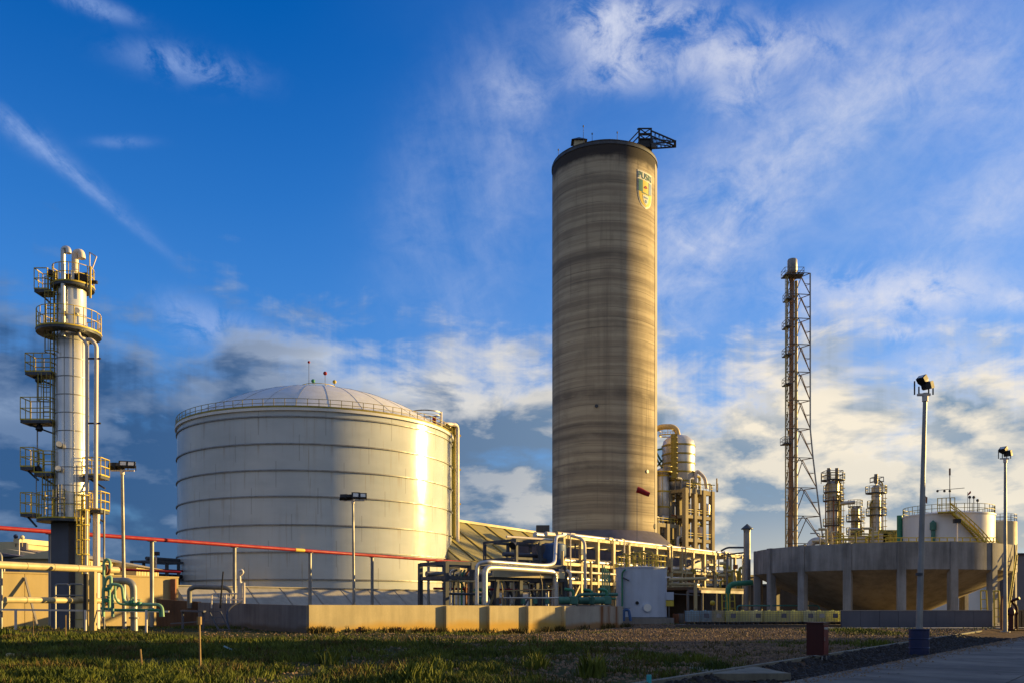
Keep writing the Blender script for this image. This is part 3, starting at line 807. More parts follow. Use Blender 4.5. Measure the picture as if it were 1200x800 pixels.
# beige dyke wall at the left
a = V(X(-60, 66), 66, 0); b = V(X(208, 80.5), 80.5, 0); tt = (b - a).normalized(); n = V(tt.y, -tt.x, 0)
L_b = (b - a).length
t = thing('dyke_wall', 'tall beige concrete wall behind the big horizontal pipes at the left', 'wall', a)
for k in range(7):
    p0 = a + tt * (L_b * k / 7 + .02); p1 = a + tt * (L_b * (k + 1) / 7 - .02)
    MB().beam(p0 + V(0, 0, 2.1), p1 + V(0, 0, 2.1), .35, 4.2).build('panel', 'concrete_beige', t)
m = MB().beam(a + V(0, 0, 4.26), b + V(0, 0, 4.26), .5, .12); m.build('coping', 'concrete_beige', t)
MB().box(P(205, 693, 80) + V(0, -.35, 0), (.42, .3, 2.3)).build('rusty_plate', 'rust_red', t)
for k in (1, 2, 4, 5):
    q = a + tt * (L_b * k / 7)
    MB().beam(q + n * 2.4, q + n * .2 + V(0, 0, 3.9), .14, .14).build('brace', 'concrete', t)

# ------------------------------------------------------------------ front low wall, stepped
pa = V(X(362, 54), 54, 0); WALL_END = V(X(730, 72), 72, 0)
wt = (WALL_END - pa).normalized(); wn = V(wt.y, -wt.x, 0); wb = -wn
pl = [pa]
t = thing('boundary_wall', 'low pale concrete wall in ribbed panels, sunlit orange, behind the grass', 'wall', pl[0])
cuts = [pa + wt * along(pa, wt, px) for px in (362, 521, 571.5, 617, 659, 730)]
for i in range(5):
    a, b = cuts[i] + wt * .012, cuts[i + 1] - wt * .012
    q = [a, b, b + wb * .3, a + wb * .3]; h = 1.70 - .012 * i
    MB()._add([V(v.x, v.y, -.8) for v in q] + [V(v.x, v.y, h) for v in q], [(3, 2, 1, 0), (4, 5, 6, 7), (0, 1, 5, 4), (1, 2, 6, 5), (2, 3, 7, 6), (3, 0, 4, 7)]).build(
        'wall_panel', 'concrete_wall_rusty' if i == 4 else 'concrete_wall', t, 'rust streaked end panel' if i == 4 else None)
    if i:
        a = cuts[i]; q = [a + wn * .30 - wt * .07, a + wn * .30 + wt * .07, a + wt * .07 + wn * .003, a - wt * .07 + wn * .003]
        MB()._add([V(v.x, v.y, -.8) for v in q] + [V(v.x, v.y, 1.66) for v in q], [(3, 2, 1, 0), (4, 5, 6, 7), (0, 1, 5, 4), (1, 2, 6, 5), (2, 3, 7, 6), (3, 0, 4, 7)]).build('rib', 'concrete_wall', t)
for i, px in ((0, 418), (0, 464), (0, 490), (0, 507), (0, 598)):
    a = pl[0]; q = a + wt * along(a, wt, px) + wn * .22
    z = gz2(q.x, q.y); o = MB().box((q.x, q.y, z + .13), (.34, .26, .26), random.random()).box((q.x + .1, q.y - .1, z + .31), (.2, .2, .12), random.random()).build('brick_block', 'rust_red')
    tag(o, {418: 'rusty lump at the sunlit wall foot, leftmost of the wall-foot blocks', 464: 'small rust brown block at the foot of the sunlit wall, second from the left', 490: 'small rust brown block at the wall foot, third from the left',
            507: 'orange brown block at the foot of the first wall rib', 598: 'small brown block at the foot of the third wall panel'}[px], 'block', 'blocks at the wall foot')
# dark return running back to the left
p0 = pl[0]; p1 = V(X(232, 70), 70, 0); p2 = V(X(183, 74), 74, 0)
t = thing('low_wall', 'dark unlit concrete wall running left from the corner of the sunlit wall', 'wall', p0)
def wall_seg(a, b, h0, h1, th, mat, name, par):
    d = (b - a).normalized(); nn = V(d.y, -d.x, 0) * th
    q = [a, b, b + nn, a + nn]
    m = MB()._add([V(v.x, v.y, -.6) for v in q] + [V(q[0].x, q[0].y, h0), V(q[1].x, q[1].y, h1), V(q[2].x, q[2].y, h1), V(q[3].x, q[3].y, h0)],
                  [(3, 2, 1, 0), (4, 5, 6, 7), (0, 1, 5, 4), (1, 2, 6, 5), (2, 3, 7, 6), (3, 0, 4, 7)])
    return m.build(name, mat, par)
e = (p1 - p0).normalized()
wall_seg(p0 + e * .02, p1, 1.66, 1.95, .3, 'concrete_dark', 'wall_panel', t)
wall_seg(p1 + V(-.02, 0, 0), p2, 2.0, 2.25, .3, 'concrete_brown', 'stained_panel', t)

# ------------------------------------------------------------------ red pipe on posts
A = V(-34.3, 60, 6.87); B = V(-6.9, 103, 6.87)
t = thing('red_pipeline', 'long thin red pipe carried high on grey posts in front of the white tank', 'pipeline', (A.x, A.y, 0))
e = (B - A)
MB().tube(A - e * .12, A + e * 1.12, .155, n=12).build('pipe', 'red', t)
u0, u1 = .523, .545
MB().tube(A + e * u0, A + e * u1, .17, n=12).build('yellow_band', 'yellow', t)
for u in (.069, .228, .386, .56, .731, .914, 1.08):
    q = A + e * u
    po = MB().tube((q.x, q.y, -.3), (q.x, q.y, 6.68), .16, n=10).build('post', 'galvanised', t)
    MB().box((q.x, q.y, 6.7), (.5, .5, .05)).build('saddle', 'galvanised', po)

# ------------------------------------------------------------------ lamp posts
def floodlight(m_body, m_lens, c, yaw, pitch, w=.62, h=.5):
    f = V(math.sin(yaw) * math.cos(pitch), -math.cos(yaw) * math.cos(pitch), math.sin(pitch)); s_ = V(math.cos(yaw), math.sin(yaw), 0); u = s_.cross(f) * -1
    def fr(dist, k, base): return [c + f * dist + s_ * (i * w / 2 * k) + u * (j * h / 2 * k) for i, j in ((-1, -1), (1, -1), (1, 1), (-1, 1))]
    a = fr(.16, 1, 0); b = fr(-.02, 1.0, 0); d = fr(-.22, .55, 0)
    m_body._add(b + a, [(0, 1, 5, 4), (1, 2, 6, 5), (2, 3, 7, 6), (3, 0, 4, 7), (4, 5, 6, 7)])
    m_body._add(d + b, [(3, 2, 1, 0), (0, 1, 5, 4), (1, 2, 6, 5), (2, 3, 7, 6), (3, 0, 4, 7)])
    g = fr(.165, .62, 0); g2 = fr(.175, .62, 0)
    m_lens._add(g + g2, [(4, 5, 6, 7), (0, 1, 5, 4), (1, 2, 6, 5), (2, 3, 7, 6), (3, 0, 4, 7)])
def lamp_post(px, py, d, floods, label, r0, r1, lean=0.0, zb=0.0, collar=None):
    b = V(X(px, d), d, zb); top = V(X(px, d) + lean, d, Z(py, d))
    t = thing('lamp_post', label, 'lamp post', b, 0, 'floodlight posts around the plant')
    po = MB().pipe([b, (b + top) / 2, top], r0, 14, 0, r1).build('pole', 'galvanised', t)
    MB().lathe([(r0 * 2.2, 0), (r0 * 2.2, .04), (r0 * 1.1, .06)], b, 12).build('base_plate', 'galvanised', po)
    xs0 = [f[0] for f in floods]
    arm = MB().beam(top + V(min(xs0) - .15, 0, 0), top + V(max(xs0) + .15, 0, 0), .12, .08)
    arm.lathe([(r1 * 1.5, -.25), (r1 * 1.5, .06)], top, 12); arm.build('crossarm', 'white_pipe', t)
    for ox, oz, yaw, pit, sc_ in floods:
        mb_, ml = MB(), MB(); c = top + V(ox, -.1, .30 + oz)
        floodlight(mb_, ml, c, R(yaw), R(pit), .66 * sc_, .5 * sc_)
        mb_.beam(c + V(-.26, 0.1, 0), c + V(-.26, .1, -.3 - oz), .04); mb_.beam(c + V(.26, 0.1, 0), c + V(.26, .1, -.3 - oz), .04)
        f = mb_.build('floodlight', 'black', t); ml.build('lens', 'lens', f)
    if collar: MB().lathe([(r0 * 1.05, 0), (r0 * 1.05, .1)], (b.x + lean * .12, b.y, collar), 12).build('band', 'dark_steel', t)
    return t
lamp_post(146, 551, 58, [(-.58, 0, 160, -20, .85), (-.12, 0, 160, -20, .8), (.12, .06, 15, 25, .85), (.62, .04, 15, 25, .8)],
          'tall grey lamp post with four floodlights beside the tall white column at the left', .13, .09, -.15)
lamp_post(415, 586, 75, [(-.78, 0, 165, -20, 1.0), (-.3, 0, 165, -20, .9), (.25, .08, 12, 22, 1.05), (.85, .05, 12, 22, .95)],
          'grey lamp post with four floodlights standing in front of the huge white tank', .13, .09, -.1)
lamp_post(1076.5, 462, 33, [(-.13, .2, -60, 50, .48), (.03, .0, 120, 20, .52)],
          'tallest grey lamp post rising beside the dark blue drum', .125, .07, .24, 0, 2.7)
lamp_post(1178, 537, 56, [(-.16, .22, -60, 50, .66), (.08, .0, 120, 20, .7)],
          'grey lamp post near the right edge of the picture in front of the basin', .13, .075, 0)
for px, py, d, lb in ((1121.5, 612, 100, 'short white lamp post in front of the white tank with the yellow stair'),
                      (183, 650, 110, 'short distant lamp post above the beige wall, left of the huge tank')):
    b = V(X(px, d), d, 0); tp = P(px, py, d)
    t = thing('short_lamp_post', lb, 'lamp post', b)
    MB().tube(b, tp, .12, .09, 8).build('pole', 'white_pipe', t)
    MB().box(tp + V(0, 0, .2), (.7, .5, .45)).build('lamp_head', 'black', t)

# ------------------------------------------------------------------ absorber column at the left
dC = 56.0
CC = V(X(84.5, dC), dC, 0)
t = thing('process_column', 'tall slim white column ringed by yellow railed platforms at the far left', 'column', CC)
ct = -math.atan2(CC.x, CC.y)
def CX(px): return X(px, dC)
def CZ(py): return Z(py, dC)
r1 = .955
zb = CZ(612)
prof = [(r1, zb), (r1, CZ(397)), (r1 - .12, CZ(393)), (r1 - .14, CZ(339)), (.02, CZ(338.6))]
MB().lathe(prof, CC, 48).build('shell', 'silver_clad', t)
m = MB()
for py in range(402, 612, 21): m.ring((CC.x, CC.y, CZ(py)), r1 + .002, .018, .05, 48)
m.build('insulation_bands', 'galvanised', t)
m = MB()
for k in range(5):
    aa = ct + R(-60 + 33 * k); q = CC + V(math.sin(aa), -math.cos(aa), 0) * (r1 + .004)
    m.beam(V(q.x, q.y, zb), V(q.x, q.y, CZ(397)), .025)
m.build('seams', 'galvanised', t)
MB().box((CX(77.5), dC + .1, (zb - .3) / 2 + .0), (1.25, 1.3, zb + .3), R(-12)).build('skirt', 'slate', t)
MB().tube((X(95.5, dC - .3), dC - .3, 0), (X(95.5, dC - .3), dC - .3, zb + .2), .36, n=20).build('insulated_pipe', 'beige_pipe', t)
m = MB()
for z in np.arange(.8, zb, 1.1): m.ring((X(95.5, dC - .3), dC - .3, z), .362, .02, .05, 20)
m.build('pipe_bands', 'yellow_dark', t)
MB().pipe([(X(113, dC - .2), dC - .2, 0), (X(113, dC - .2), dC - .2, CZ(597))], .21, 16).build('white_leg_pipe', 'white_pipe', t)
def platform(c, r_in, r_out, z, a0, a1, rail=1.2, parent=t, name='platform', n=20, mat='dark_steel', shape=None):
    m = MB()
    m.lathe([(r_in, -.16), (r_out, -.16), (r_out, 0), (r_in, 0)], (c.x, c.y, z), n, a0, a1, True)
    pf = m.build(name, mat, parent)
    m = MB(); k = max(3, int((a1 - a0) * r_out / .55))
    full = abs(a1 - a0 - 2 * PI) < .01
    for i in range(k + (0 if full else 1)):
        aa = a0 + (a1 - a0) * i / k
        q = c + V(math.sin(aa), -math.cos(aa), 0) * (r_out - .03)
        m.tube((q.x, q.y, z), (q.x, q.y, z + rail), .028, n=5)
    for zz in (rail, rail * .52): m.ring((c.x, c.y, z + zz), r_out - .045, .036, .036, n, a0, a1)
    m.ring((c.x, c.y, z + .04), r_out + .002, .02, .09, n, a0, a1)
    m.build('railing', 'yellow', pf)
    return pf
def boxplat(x0, x1, y0, y1, z, rail, parent=t, open_side=None, name='balcony'):
    m = MB().box(((x0 + x1) / 2, (y0 + y1) / 2, z - .09), (x1 - x0, y1 - y0, .18))
    m.beam((x1, (y0 + y1) / 2, z - .75), (x0 + .15, (y0 + y1) / 2, z - .15), .1)
    pf = m.build(name, 'dark_steel', parent); m = MB()
    cs = [(x0, y0), (x1, y0), (x1, y1), (x0, y1)]
    for i in range(4):
        (ax, ay), (bx, by) = cs[i], cs[(i + 1) % 4]; L = math.hypot(bx - ax, by - ay); k = max(1, round(L / .6))
        for j in range(k): m.tube((ax + (bx - ax) * j / k, ay + (by - ay) * j / k, z), (ax + (bx - ax) * j / k, ay + (by - ay) * j / k, z + rail), .028, n=5)
        for zz in (rail, rail * .52): m.beam((ax, ay, z + zz), (bx, by, z + zz), .05)
        m.beam((ax, ay, z + .05), (bx, by, z + .05), .03, .08)
    m.build('railing', 'yellow', pf); return pf
c1 = V(X(81, dC - .1), dC - .1, 0)
platform(c1, r1 + .02, 1.86, CZ(391), ct - PI, ct + PI, 1.22)
platform(V(CX(86), dC, 0), .05, 1.22, CZ(337), ct - PI, ct + PI, 1.15)
boxplat(CX(49), CX(64), dC - .9, dC + .1, CZ(345), 1.3)
boxplat(CX(37.5), CX(67), dC - .8, dC + .4, CZ(439), 1.15)
boxplat(CX(33), CX(67), dC - .9, dC + .3, CZ(495), 1.4)
boxplat(CX(33), CX(48), dC - .9, dC + .3, CZ(549), 1.2)
boxplat(CX(49), CX(69), dC - .9, dC + .3, CZ(556), 1.35)
boxplat(CX(33), CX(46), dC - .9, dC + .3, CZ(603), 1.3)
platform(V(CX(77), dC, 0), r1 * .5, 1.62, CZ(609), ct - R(150), ct + R(60), 1.6)
boxplat(CX(103), CX(124), dC - .7, dC + .5, CZ(558), 1.1)
boxplat(CX(104), CX(124), dC - .7, dC + .5, CZ(598), 1.15)
# ladders in cages
def ladder(x, y, z0, z1, cage=True, w=.42, mat='yellow'):
    m = MB()
    for s_ in (-w / 2, w / 2): m.beam((x + s_, y, z0), (x + s_, y, z1), .05)
    z = z0
    while z < z1: m.tube((x - w / 2, y, z), (x + w / 2, y, z), .02, n=4); z += .3
    if cage:
        z = z0 + 1.2
        while z < z1:
            m.ring((x, y - .3, z), .36, .025, .05, 12); z += .9
        for aa in (-90, -45, 0, 45, 90):
            q = (x + .37 * math.sin(R(aa)), y - .3 - .37 * math.cos(R(aa)))
            if z1 - z0 > 1.5: m.beam((q[0], q[1], z0 + 1.2), (q[0], q[1], z1 - .1), .03)
    return m
for px, p0, p1 in ((63, 439, 330), (66, 609, 439), (55, 495, 440), (60, 609, 556)):
    ladder(X(px, dC - .55), dC - .55, CZ(p0), CZ(p1), px != 66).build('ladder', 'yellow_dark', t)
ladder(X(72, dC - 1.15), dC - 1.15, CZ(609), CZ(575), True).build('ladder', 'grey_steel', t)
ladder(X(100, dC - .85), dC - .85, 3.6, CZ(580), True).build('ladder', 'yellow', t)
m = MB()
for px in (64, 67): m.beam((X(px, dC - .3), dC - .3, CZ(609)), (X(px, dC - .3), dC - .3, CZ(320)), .07)
m.build('ladder_stile', 'yellow_dark', t)
# lamps on a thin conduit
for px, p0, py in ((42.5, 600, 553), (44, 553, 505), (43.5, 549, 449), (57, 345, 327)):
    q = V(X(px, dC - .6), dC - .6, CZ(p0)); w = V(X(px, dC - .6), dC - .6, CZ(py))
    cn = MB().tube(q, w, .03, n=5).build('conduit', 'galvanised', t)
    MB().lathe([(.03, .35), (.14, .28), (.24, 0), (.12, -.12)], (X(px, dC - .6) + .12, dC - .6, CZ(py)), 10).build('lamp', 'black', cn)
# pipes
MB().pipe([(X(74, dC - 1.05), dC - 1.05, CZ(400)), (X(74, dC - 1.05), dC - 1.05, CZ(299)), (X(80, dC - 1.05), dC - 1.05, CZ(299)), (X(80.5, dC - 1.05), dC - 1.05, CZ(305))], .14, 14, .22, .17).build('vent_pipe', 'silver', t)
MB().pipe([(X(88, dC - .2), dC - .2, CZ(345)), (X(88, dC - .2), dC - .2, CZ(298)), (X(95, dC - .2), dC - .2, CZ(297)), (X(96, dC - .2), dC - .2, CZ(305))], .2, 14, .3, .22).build('vent_pipe', 'white_pipe', t)
MB().tube((X(85, dC - .6), dC - .6, CZ(345)), (X(85, dC - .6), dC - .6, CZ(322)), .12, n=10).build('vent_stub', 'silver', t)
MB().pipe([(X(92, dC - 1.0), dC - 1.0, CZ(392)), (X(93, dC - 1.05), dC - 1.05, CZ(400)), (X(99, dC - 1.05), dC - 1.05, CZ(405)), (X(101.5, dC - 1.05), dC - 1.05, CZ(410)), (X(101.5, dC - 1.05), dC - 1.05, CZ(690))], .09, 10, .25).build('side_pipe', 'white_pipe', t)
MB().pipe([(X(101, dC - .9), dC - .9, CZ(403)), (X(107, dC - .9), dC - .9, CZ(403)), (X(113, dC - .9), dC - .9, CZ(409)), (X(112, dC - .9), dC - .9, CZ(597))], .12, 12, .3).build('side_pipe', 'white_pipe', t)
MB().tube((X(122, dC - .3), dC - .3, CZ(597)), (X(122, dC - .3), dC - .3, .2), .06, n=8).build('thin_pipe', 'grey_steel', t)
m = MB()
for py in (424.5, 499): m.beam((X(100, dC - .9), dC - .9, CZ(py)), (X(118, dC - .9), dC - .9, CZ(py)), .09)
m.build('pipe_bracket', 'black', t)
m = MB(); m.beam((CX(100), dC, CZ(331)), (CX(114), dC, CZ(331)), .18); m.beam((X(77, dC - .3), dC - .3, CZ(329)), (X(103, dC - .3), dC - .3, CZ(327)), .25, .5)
m.build('top_beam', 'black', t)
m = MB(); m.beam((X(105, dC - .4), dC - .4, CZ(352)), (X(105, dC - .4), dC - .4, CZ(299)), .06); m.beam((X(105, dC - .4), dC - .4, CZ(299)), (X(113, dC - .4), dC - .4, CZ(304)), .06)
m.beam((X(113, dC - .4), dC - .4, CZ(304)), (X(108, dC - .4), dC - .4, CZ(318)), .06); m.build('davit', 'white_pipe', t)
MB().beam((X(106, dC - .5), dC - .5, CZ(353)), (X(106, dC - .5), dC - .5, CZ(316)), .09, .09).build('rail_post', 'yellow', t)
for px, py in ((69, 524), (68, 552), (90, 372)):
    MB().tube((X(px, dC - 1.3), dC - 1.3, CZ(py)), (X(px, dC - .7), dC - .7, CZ(py)), .17, n=10).build('nozzle', 'silver', t)
m = MB()
for px in (68, 72, 90): m.beam((X(px, dC - 1.15), dC - 1.15, CZ(609)), (X(px, dC - 1.15), dC - 1.15, CZ(570 if px < 80 else 548)), .05)
m.build('rail_upright', 'galvanised', t)

# ------------------------------------------------------------------ big horizontal pipes with supports
dp = 50.0
def PX(px): return X(px, dp)
def PZ(py): return Z(py, dp)
t = thing('twin_pipeline', 'two thick beige horizontal pipes one above the other at the left edge', 'pipeline', (PX(60), dp, 0))
for py, x0, r in ((665.5, -60, .2), (703, 6, .165)):
    zz = 3.72 if py < 700 else 1.93
    pq = lambda px: (PA := V(X(0, 46), 46, zz)) + (PE := (V(X(138, 52.5), 52.5, zz) - PA).normalized()) * along(PA, PE, px)
    pi_ = MB().tube(pq(x0), pq(138), r, n=20).build('pipe', 'beige_pipe', t)
    m = MB()
    for px in (30, 62, 88, 104): m.lathe([(0.01, -.02), (r + .012, -.02), (r + .012, .02), (.01, .02)], (0, 0, 0), 20)
    m = MB()
    for px in (30, 62, 90): m.tube(pq(px), pq(px + .8), r + .015, n=20)
    m.build('pipe_joint', 'tan_steel', pi_)
    m = MB()
    for px in (121, 124.5): m.tube(pq(px), pq(px + 1.2), r + .12, n=18)
    m.build('flange', 'rust_red', pi_)
m = MB()
m.pipe([(PX(3.5), dp - .5, .0), (PX(3.5), dp - .5, PZ(650)), (PX(-2), dp - .5, PZ(648)), (PX(-30), dp - .5, PZ(648))], .075, 10, .3)
m.pipe([(PX(7.5), dp - .5, .0), (PX(7.5), dp - .5, PZ(650)), (PX(1), dp - .4, PZ(646)), (PX(-30), dp - .4, PZ(646))], .075, 10, .3)
m.build('end_frame', 'galvanised', t)
m = MB(); m.beam((PX(108), dp + .1, 0), (PX(108), dp + .1, PZ(669)), .3, .3); m.beam((PX(103), dp + .5, 0), (PX(103), dp + .5, PZ(672)), .22)
m.build('support', 'tan_steel', t)
MB().beam((PX(103.5), dp - .3, 0), (PX(103.5), dp - .3, PZ(672)), .18).build('support', 'black', t)
m = MB(); m.beam((PX(-40), dp - 1.2, PZ(713)), (PX(190), dp + 1, PZ(716)), .1, .1)
for px in (30, 110, 180): m.beam((PX(px), dp - 1, -.2), (PX(px), dp - 1, PZ(714)), .1)
m.build('base_rail', 'white_pipe', t)
t = thing('handrail', 'grey box shaped handrail behind the two beige pipes', 'railing', (PX(80), dp + 3, 0))
m = MB()
for x0, x1 in ((65, 81), (81, 98)):
    for yy in (dp + 2, dp + 3):
        m.pipe([(X(x0, yy), yy, 0), (X(x0, yy), yy, Z(684, yy)), (X(x1, yy), yy, Z(684, yy)), (X(x1, yy), yy, 0)], .05, 8, .15)
        m.tube((X(x0, yy), yy, Z(697, yy)), (X(x1, yy), yy, Z(697, yy)), .04, n=8)
m.build('rails', 'galvanised', t)
t = thing('green_manifold', 'tangle of pale green valve pipes at the end of the two beige pipes', 'pipework', (PX(130), dp - .8, 0))
d2 = dp - .8
def G(px, py, dd=0): return (X(px, d2 + dd), d2 + dd, Z(py, d2 + dd))
MB().pipe([G(121.5, 700), G(121.5, 658), G(125, 654), G(129, 657), G(129, 666)], .075, 10, .25).build('pipe', 'green_pale', t)
MB().pipe([G(128, 715), G(128, 684), G(135, 684), G(143, 686), G(145, 704), G(152, 707), G(190, 708), G(191, 722)], .085, 10, .3).build('pipe', 'green_pale', t)
MB().pipe([G(121, 722), G(121, 690), G(124, 678), G(130, 674), G(130, 690)], .09, 10, .2).build('pipe', 'green_pale', t)
MB().pipe([G(135, 684, .3), G(135, 700, .3), G(139, 707, .3), G(160, 709, .3)], .06, 8, .2).build('pipe', 'green_pale', t)
MB().pipe([G(118, 712), G(135, 714), G(188, 714), G(188, 722)], .07, 8, .2).build('pipe', 'green', t)
MB().pipe([G(132, 696, -.2), G(132, 722, -.2)], .09, 8).build('pipe', 'teal', t)
for px, py in ((126, 690), (126, 703), (154, 705), (163, 707)):
    v = MB().lathe([(.02, -.12), (.14, -.1), (.16, 0), (.14, .1), (.02, .12)], G(px, py, -.05), 12).tube(G(px, py, -.05), G(px, py - 5, -.05), .03, n=6)
    v = v.build('valve', 'green', t); MB().ring(G(px, py - 5, -.05), .10, .03, .03, 14).build('handwheel', 'green_pale', v)
t = thing('elbow_pipe', 'thick grey pipe bending down behind the green valve pipes', 'pipe', (PX(150), dp + 1, 0))
MB().pipe([(X(130, 51), 51, Z(680, 51)), (X(156.5, 51), 51, Z(680, 51)), (X(157.5, 51), 51, 0)], .20, 16, .55).build('pipe', 'galvanised', t)
m = MB(); m.tube((X(157.5, 51), 51, .9), (X(157.5, 51), 51, 1.0), .3, n=16); m.build('flange', 'grey_steel', t)
# small pieces on and before the dark wall
t = thing('bent_pipe_rail', 'dark grey pipe bent like a long handrail behind the dark low wall', 'pipe', P(245, 715, 72))
MB().pipe([P(222, 712, 70), P(222, 690, 70), P(228, 687, 70), P(266, 688, 70), P(271, 692, 70), P(271, 698, 70)], .19, 12, .35).build('pipe', 'grey_steel', t)
t = thing('white_guard_rail', 'small white railing standing behind the dark low wall', 'railing', P(265, 712, 66))
m = MB()
for x0, x1, yy in ((248, 262, 695), (258, 286, 695)):
    m.pipe([P(x0, 712, 66), P(x0, yy, 66), P(x1, yy, 66), P(x1, 712, 66)], .055, 8, .2)
m.tube(P(248, 702, 66), P(286, 702, 66), .045, n=8)
for px in (265, 270, 276): m.tube(P(px, 712, 66), P(px, 695, 66), .045, n=8)
m.build('rails', 'white_pipe', t)
t = thing('hooked_standpipe', 'white standpipe with a hooked top beside the white railing', 'standpipe', P(281, 712, 65))
MB().pipe([P(281, 712, 65), P(281, 676, 65), P(279.5, 669, 65), P(283, 667, 65), P(285, 670, 65), P(282, 673, 65)], .10, 10, .15).build('pipe', 'white_pipe', t)
MB().tube(P(281, 700, 65), P(281, 681, 65), .17, n=10).build('sleeve', 'white_pipe', t)
MB().tube(P(286, 712, 65), P(286, 682, 65), .08, n=8).build('riser', 'white_pipe', t)
o = MB().tube(P(258, 712, 64), P(261.5, 669, 64), .07, .05, 6).build('steel_rod', 'black'); tag(o, 'thin dark rod leaning up behind the dark low wall', 'rod')
t = thing('step_frame', 'blue grey steel step frame leaning on the dark low wall', 'steps', P(258, 740, 53.5))
dd = 56.5
m = MB()
for a, b in (((245, 716), (256, 737)), ((258, 716), (269, 737))): m.beam(P(*a, dd), P(*b, dd), .09)
for k in range(4):
    m.beam(P(245 + 11 * k / 3, 716 + 21 * k / 3, dd), P(258 + 11 * k / 3, 716 + 21 * k / 3, dd), .09, .05)
m.build('frame', 'slate', t)
t = thing('steel_bench_frame', 'low dark steel frame lying in the shade before the dark low wall', 'frame', P(228, 738, 60))
m = MB(); m.beam(P(213, 715, 60), P(240, 716, 60), .5, .12)
for px in (214, 238): m.beam(P(px, 716, 60), P(px, 736, 60), .12)
m.beam(P(200, 730, 58), P(245, 727, 58), .08); m.build('frame', 'slate', t)
t = thing('black_hose', 'black hose hanging down over the dark low wall', 'hose', P(268, 710, 62))
MB().pipe([P(283, 705, 61), P(276, 707, 60), P(268, 713, 58.5), P(265, 722, 57.5), P(268, 735, 56.5)], .07, 8, .8).build('hose', 'black', t)

# stakes and litter in the grass
for px, pt, pb, d, w, lab in ((234, 723, 788, 20.5, .035, 'tall thin wooden stake with a pale top standing in the grass'), (165, 760, 782, 22.0, .03, 'short leaning wooden stake in the grass, left of the tall stake')):
    b = V(X(px + (2 if px < 200 else 1), d), d, 0); b.z = gz2(b.x, b.y) - .1; tp = P(px - .5, pt, d)
    t = thing('stake', lab, 'stake', b)
    MB().tube(b, tp, w * .8, w * .7, 6).build('shaft', 'wood', t)
    if px == 234: MB().tube(tp - V(0, 0, .16), tp + V(0, 0, .02), w * 1.7, n=8).build('cap', 'wood', t)
for px, pt, lab in ((39, 706, 'thin post at the edge of the grass, left of the green valve pipes'), (77, 708, 'thin post at the edge of the grass below the process column')):
    b = V(X(px, 40), 40, 0); b.z = gz2(b.x, b.y) - .1
    tag(MB().tube(b, P(px, pt + 12, 40), .03, .025, 6).build('thin_post', 'wood'), lab, 'post')
q = V(X(760.5, 17.6), 17.6, 0)
tag(MB().tube((q.x, q.y, gz2(q.x, q.y) - .05), (q.x, q.y, Z(790, 17.6)), .05, n=12).build('marker_post', 'cyan'), 'short cyan marker post at the bottom edge of the picture', 'post')
q = V(X(268, 30), 30, 0); z = gz2(q.x, q.y) + .08
tag(MB().tube((q.x - .16, q.y, z + .14), (q.x + .16, q.y, z), .025, n=8).build('plastic_tube', 'tote_blue'), 'small pale blue plastic tube lying in the grass', 'litter')
q = V(X(11, 26), 26, 0); z = gz2(q.x, q.y) + .12
tag(MB().sphere((q.x, q.y, z), .13, 8, 5, .7).box((q.x + .1, q.y - .05, z + .02), (.14, .1, .1), .5).build('rubbish', 'tote_amber'), 'crumpled pale rubbish in the grass at the far left', 'litter')

# ------------------------------------------------------------------ red cabinet and blue drum
b = V(X(958, 26.7), 26.7, 0); b.z = gz2(b.x, b.y)
t = thing('steel_cabinet', 'dark red steel cabinet on short legs standing on the gravel by the kerb', 'cabinet', b, R(-38))
M_ = base_of(t)
def loc_build(mb, name, mat, parent):
    mb.v = [M_ @ q for q in mb.v]; return mb.build(name, mat, parent)
H0, H1 = .14, 1.08
loc_build(MB().box((0, 0, (H0 + H1) / 2), (.50, .46, H1 - H0)), 'body', 'dark_red', t)  # darker red than the door, shade put into the colour
loc_build(MB().box((0, 0, H1 + .018), (.56, .52, .034)), 'lid', 'dark_red', t)
dr = loc_build(MB().box((0.253, 0, (H0 + H1) / 2), (.012, .40, H1 - H0 - .08)), 'door', 'cabinet_red_lit', t)  # brighter red paints in the light on this side of the cabinet
loc_build(MB().box((.266, -.16, .62), (.014, .03, .11)), 'handle', 'galvanised', dr)
me = text_mesh('HYDRANT', .105, .003)
for v in me.vertices: v.co = Vector((.263 + v.co.z, v.co.x * .74, .93 + v.co.y))
me.materials.append(MATS['sign_white']); o = bpy.data.objects.new('lettering', me); col.objects.link(o); o.parent = dr
for i in (-1, 1):
    for j in (-1, 1): loc_build(MB().tube((i * .2, j * .18, 0), (i * .2, j * .18, H0), .022, n=8), 'leg', 'galvanised', t)
b = V(X(1077, 31.0), 31.0, 0); b.z = gz2(b.x, b.y) - .02
t = thing('drum', 'dark blue steel drum at the foot of the tallest lamp post', 'drum', b)
hr = .33
MB().lathe([(hr - .02, 0), (hr, .02), (hr, .29), (hr + .018, .31), (hr, .33), (hr, .60), (hr + .018, .62), (hr, .64), (hr, .91), (hr - .02, .93)], b, 32).build('barrel', 'navy', t)
MB().lathe([(hr - .015, .925), (hr + .015, .93), (hr + .015, .96), (hr - .02, .96), (hr - .03, .94), (.01, .94)], b, 32).build('lid', 'navy', t)
b = V(X(1192, 54), 54, 0)

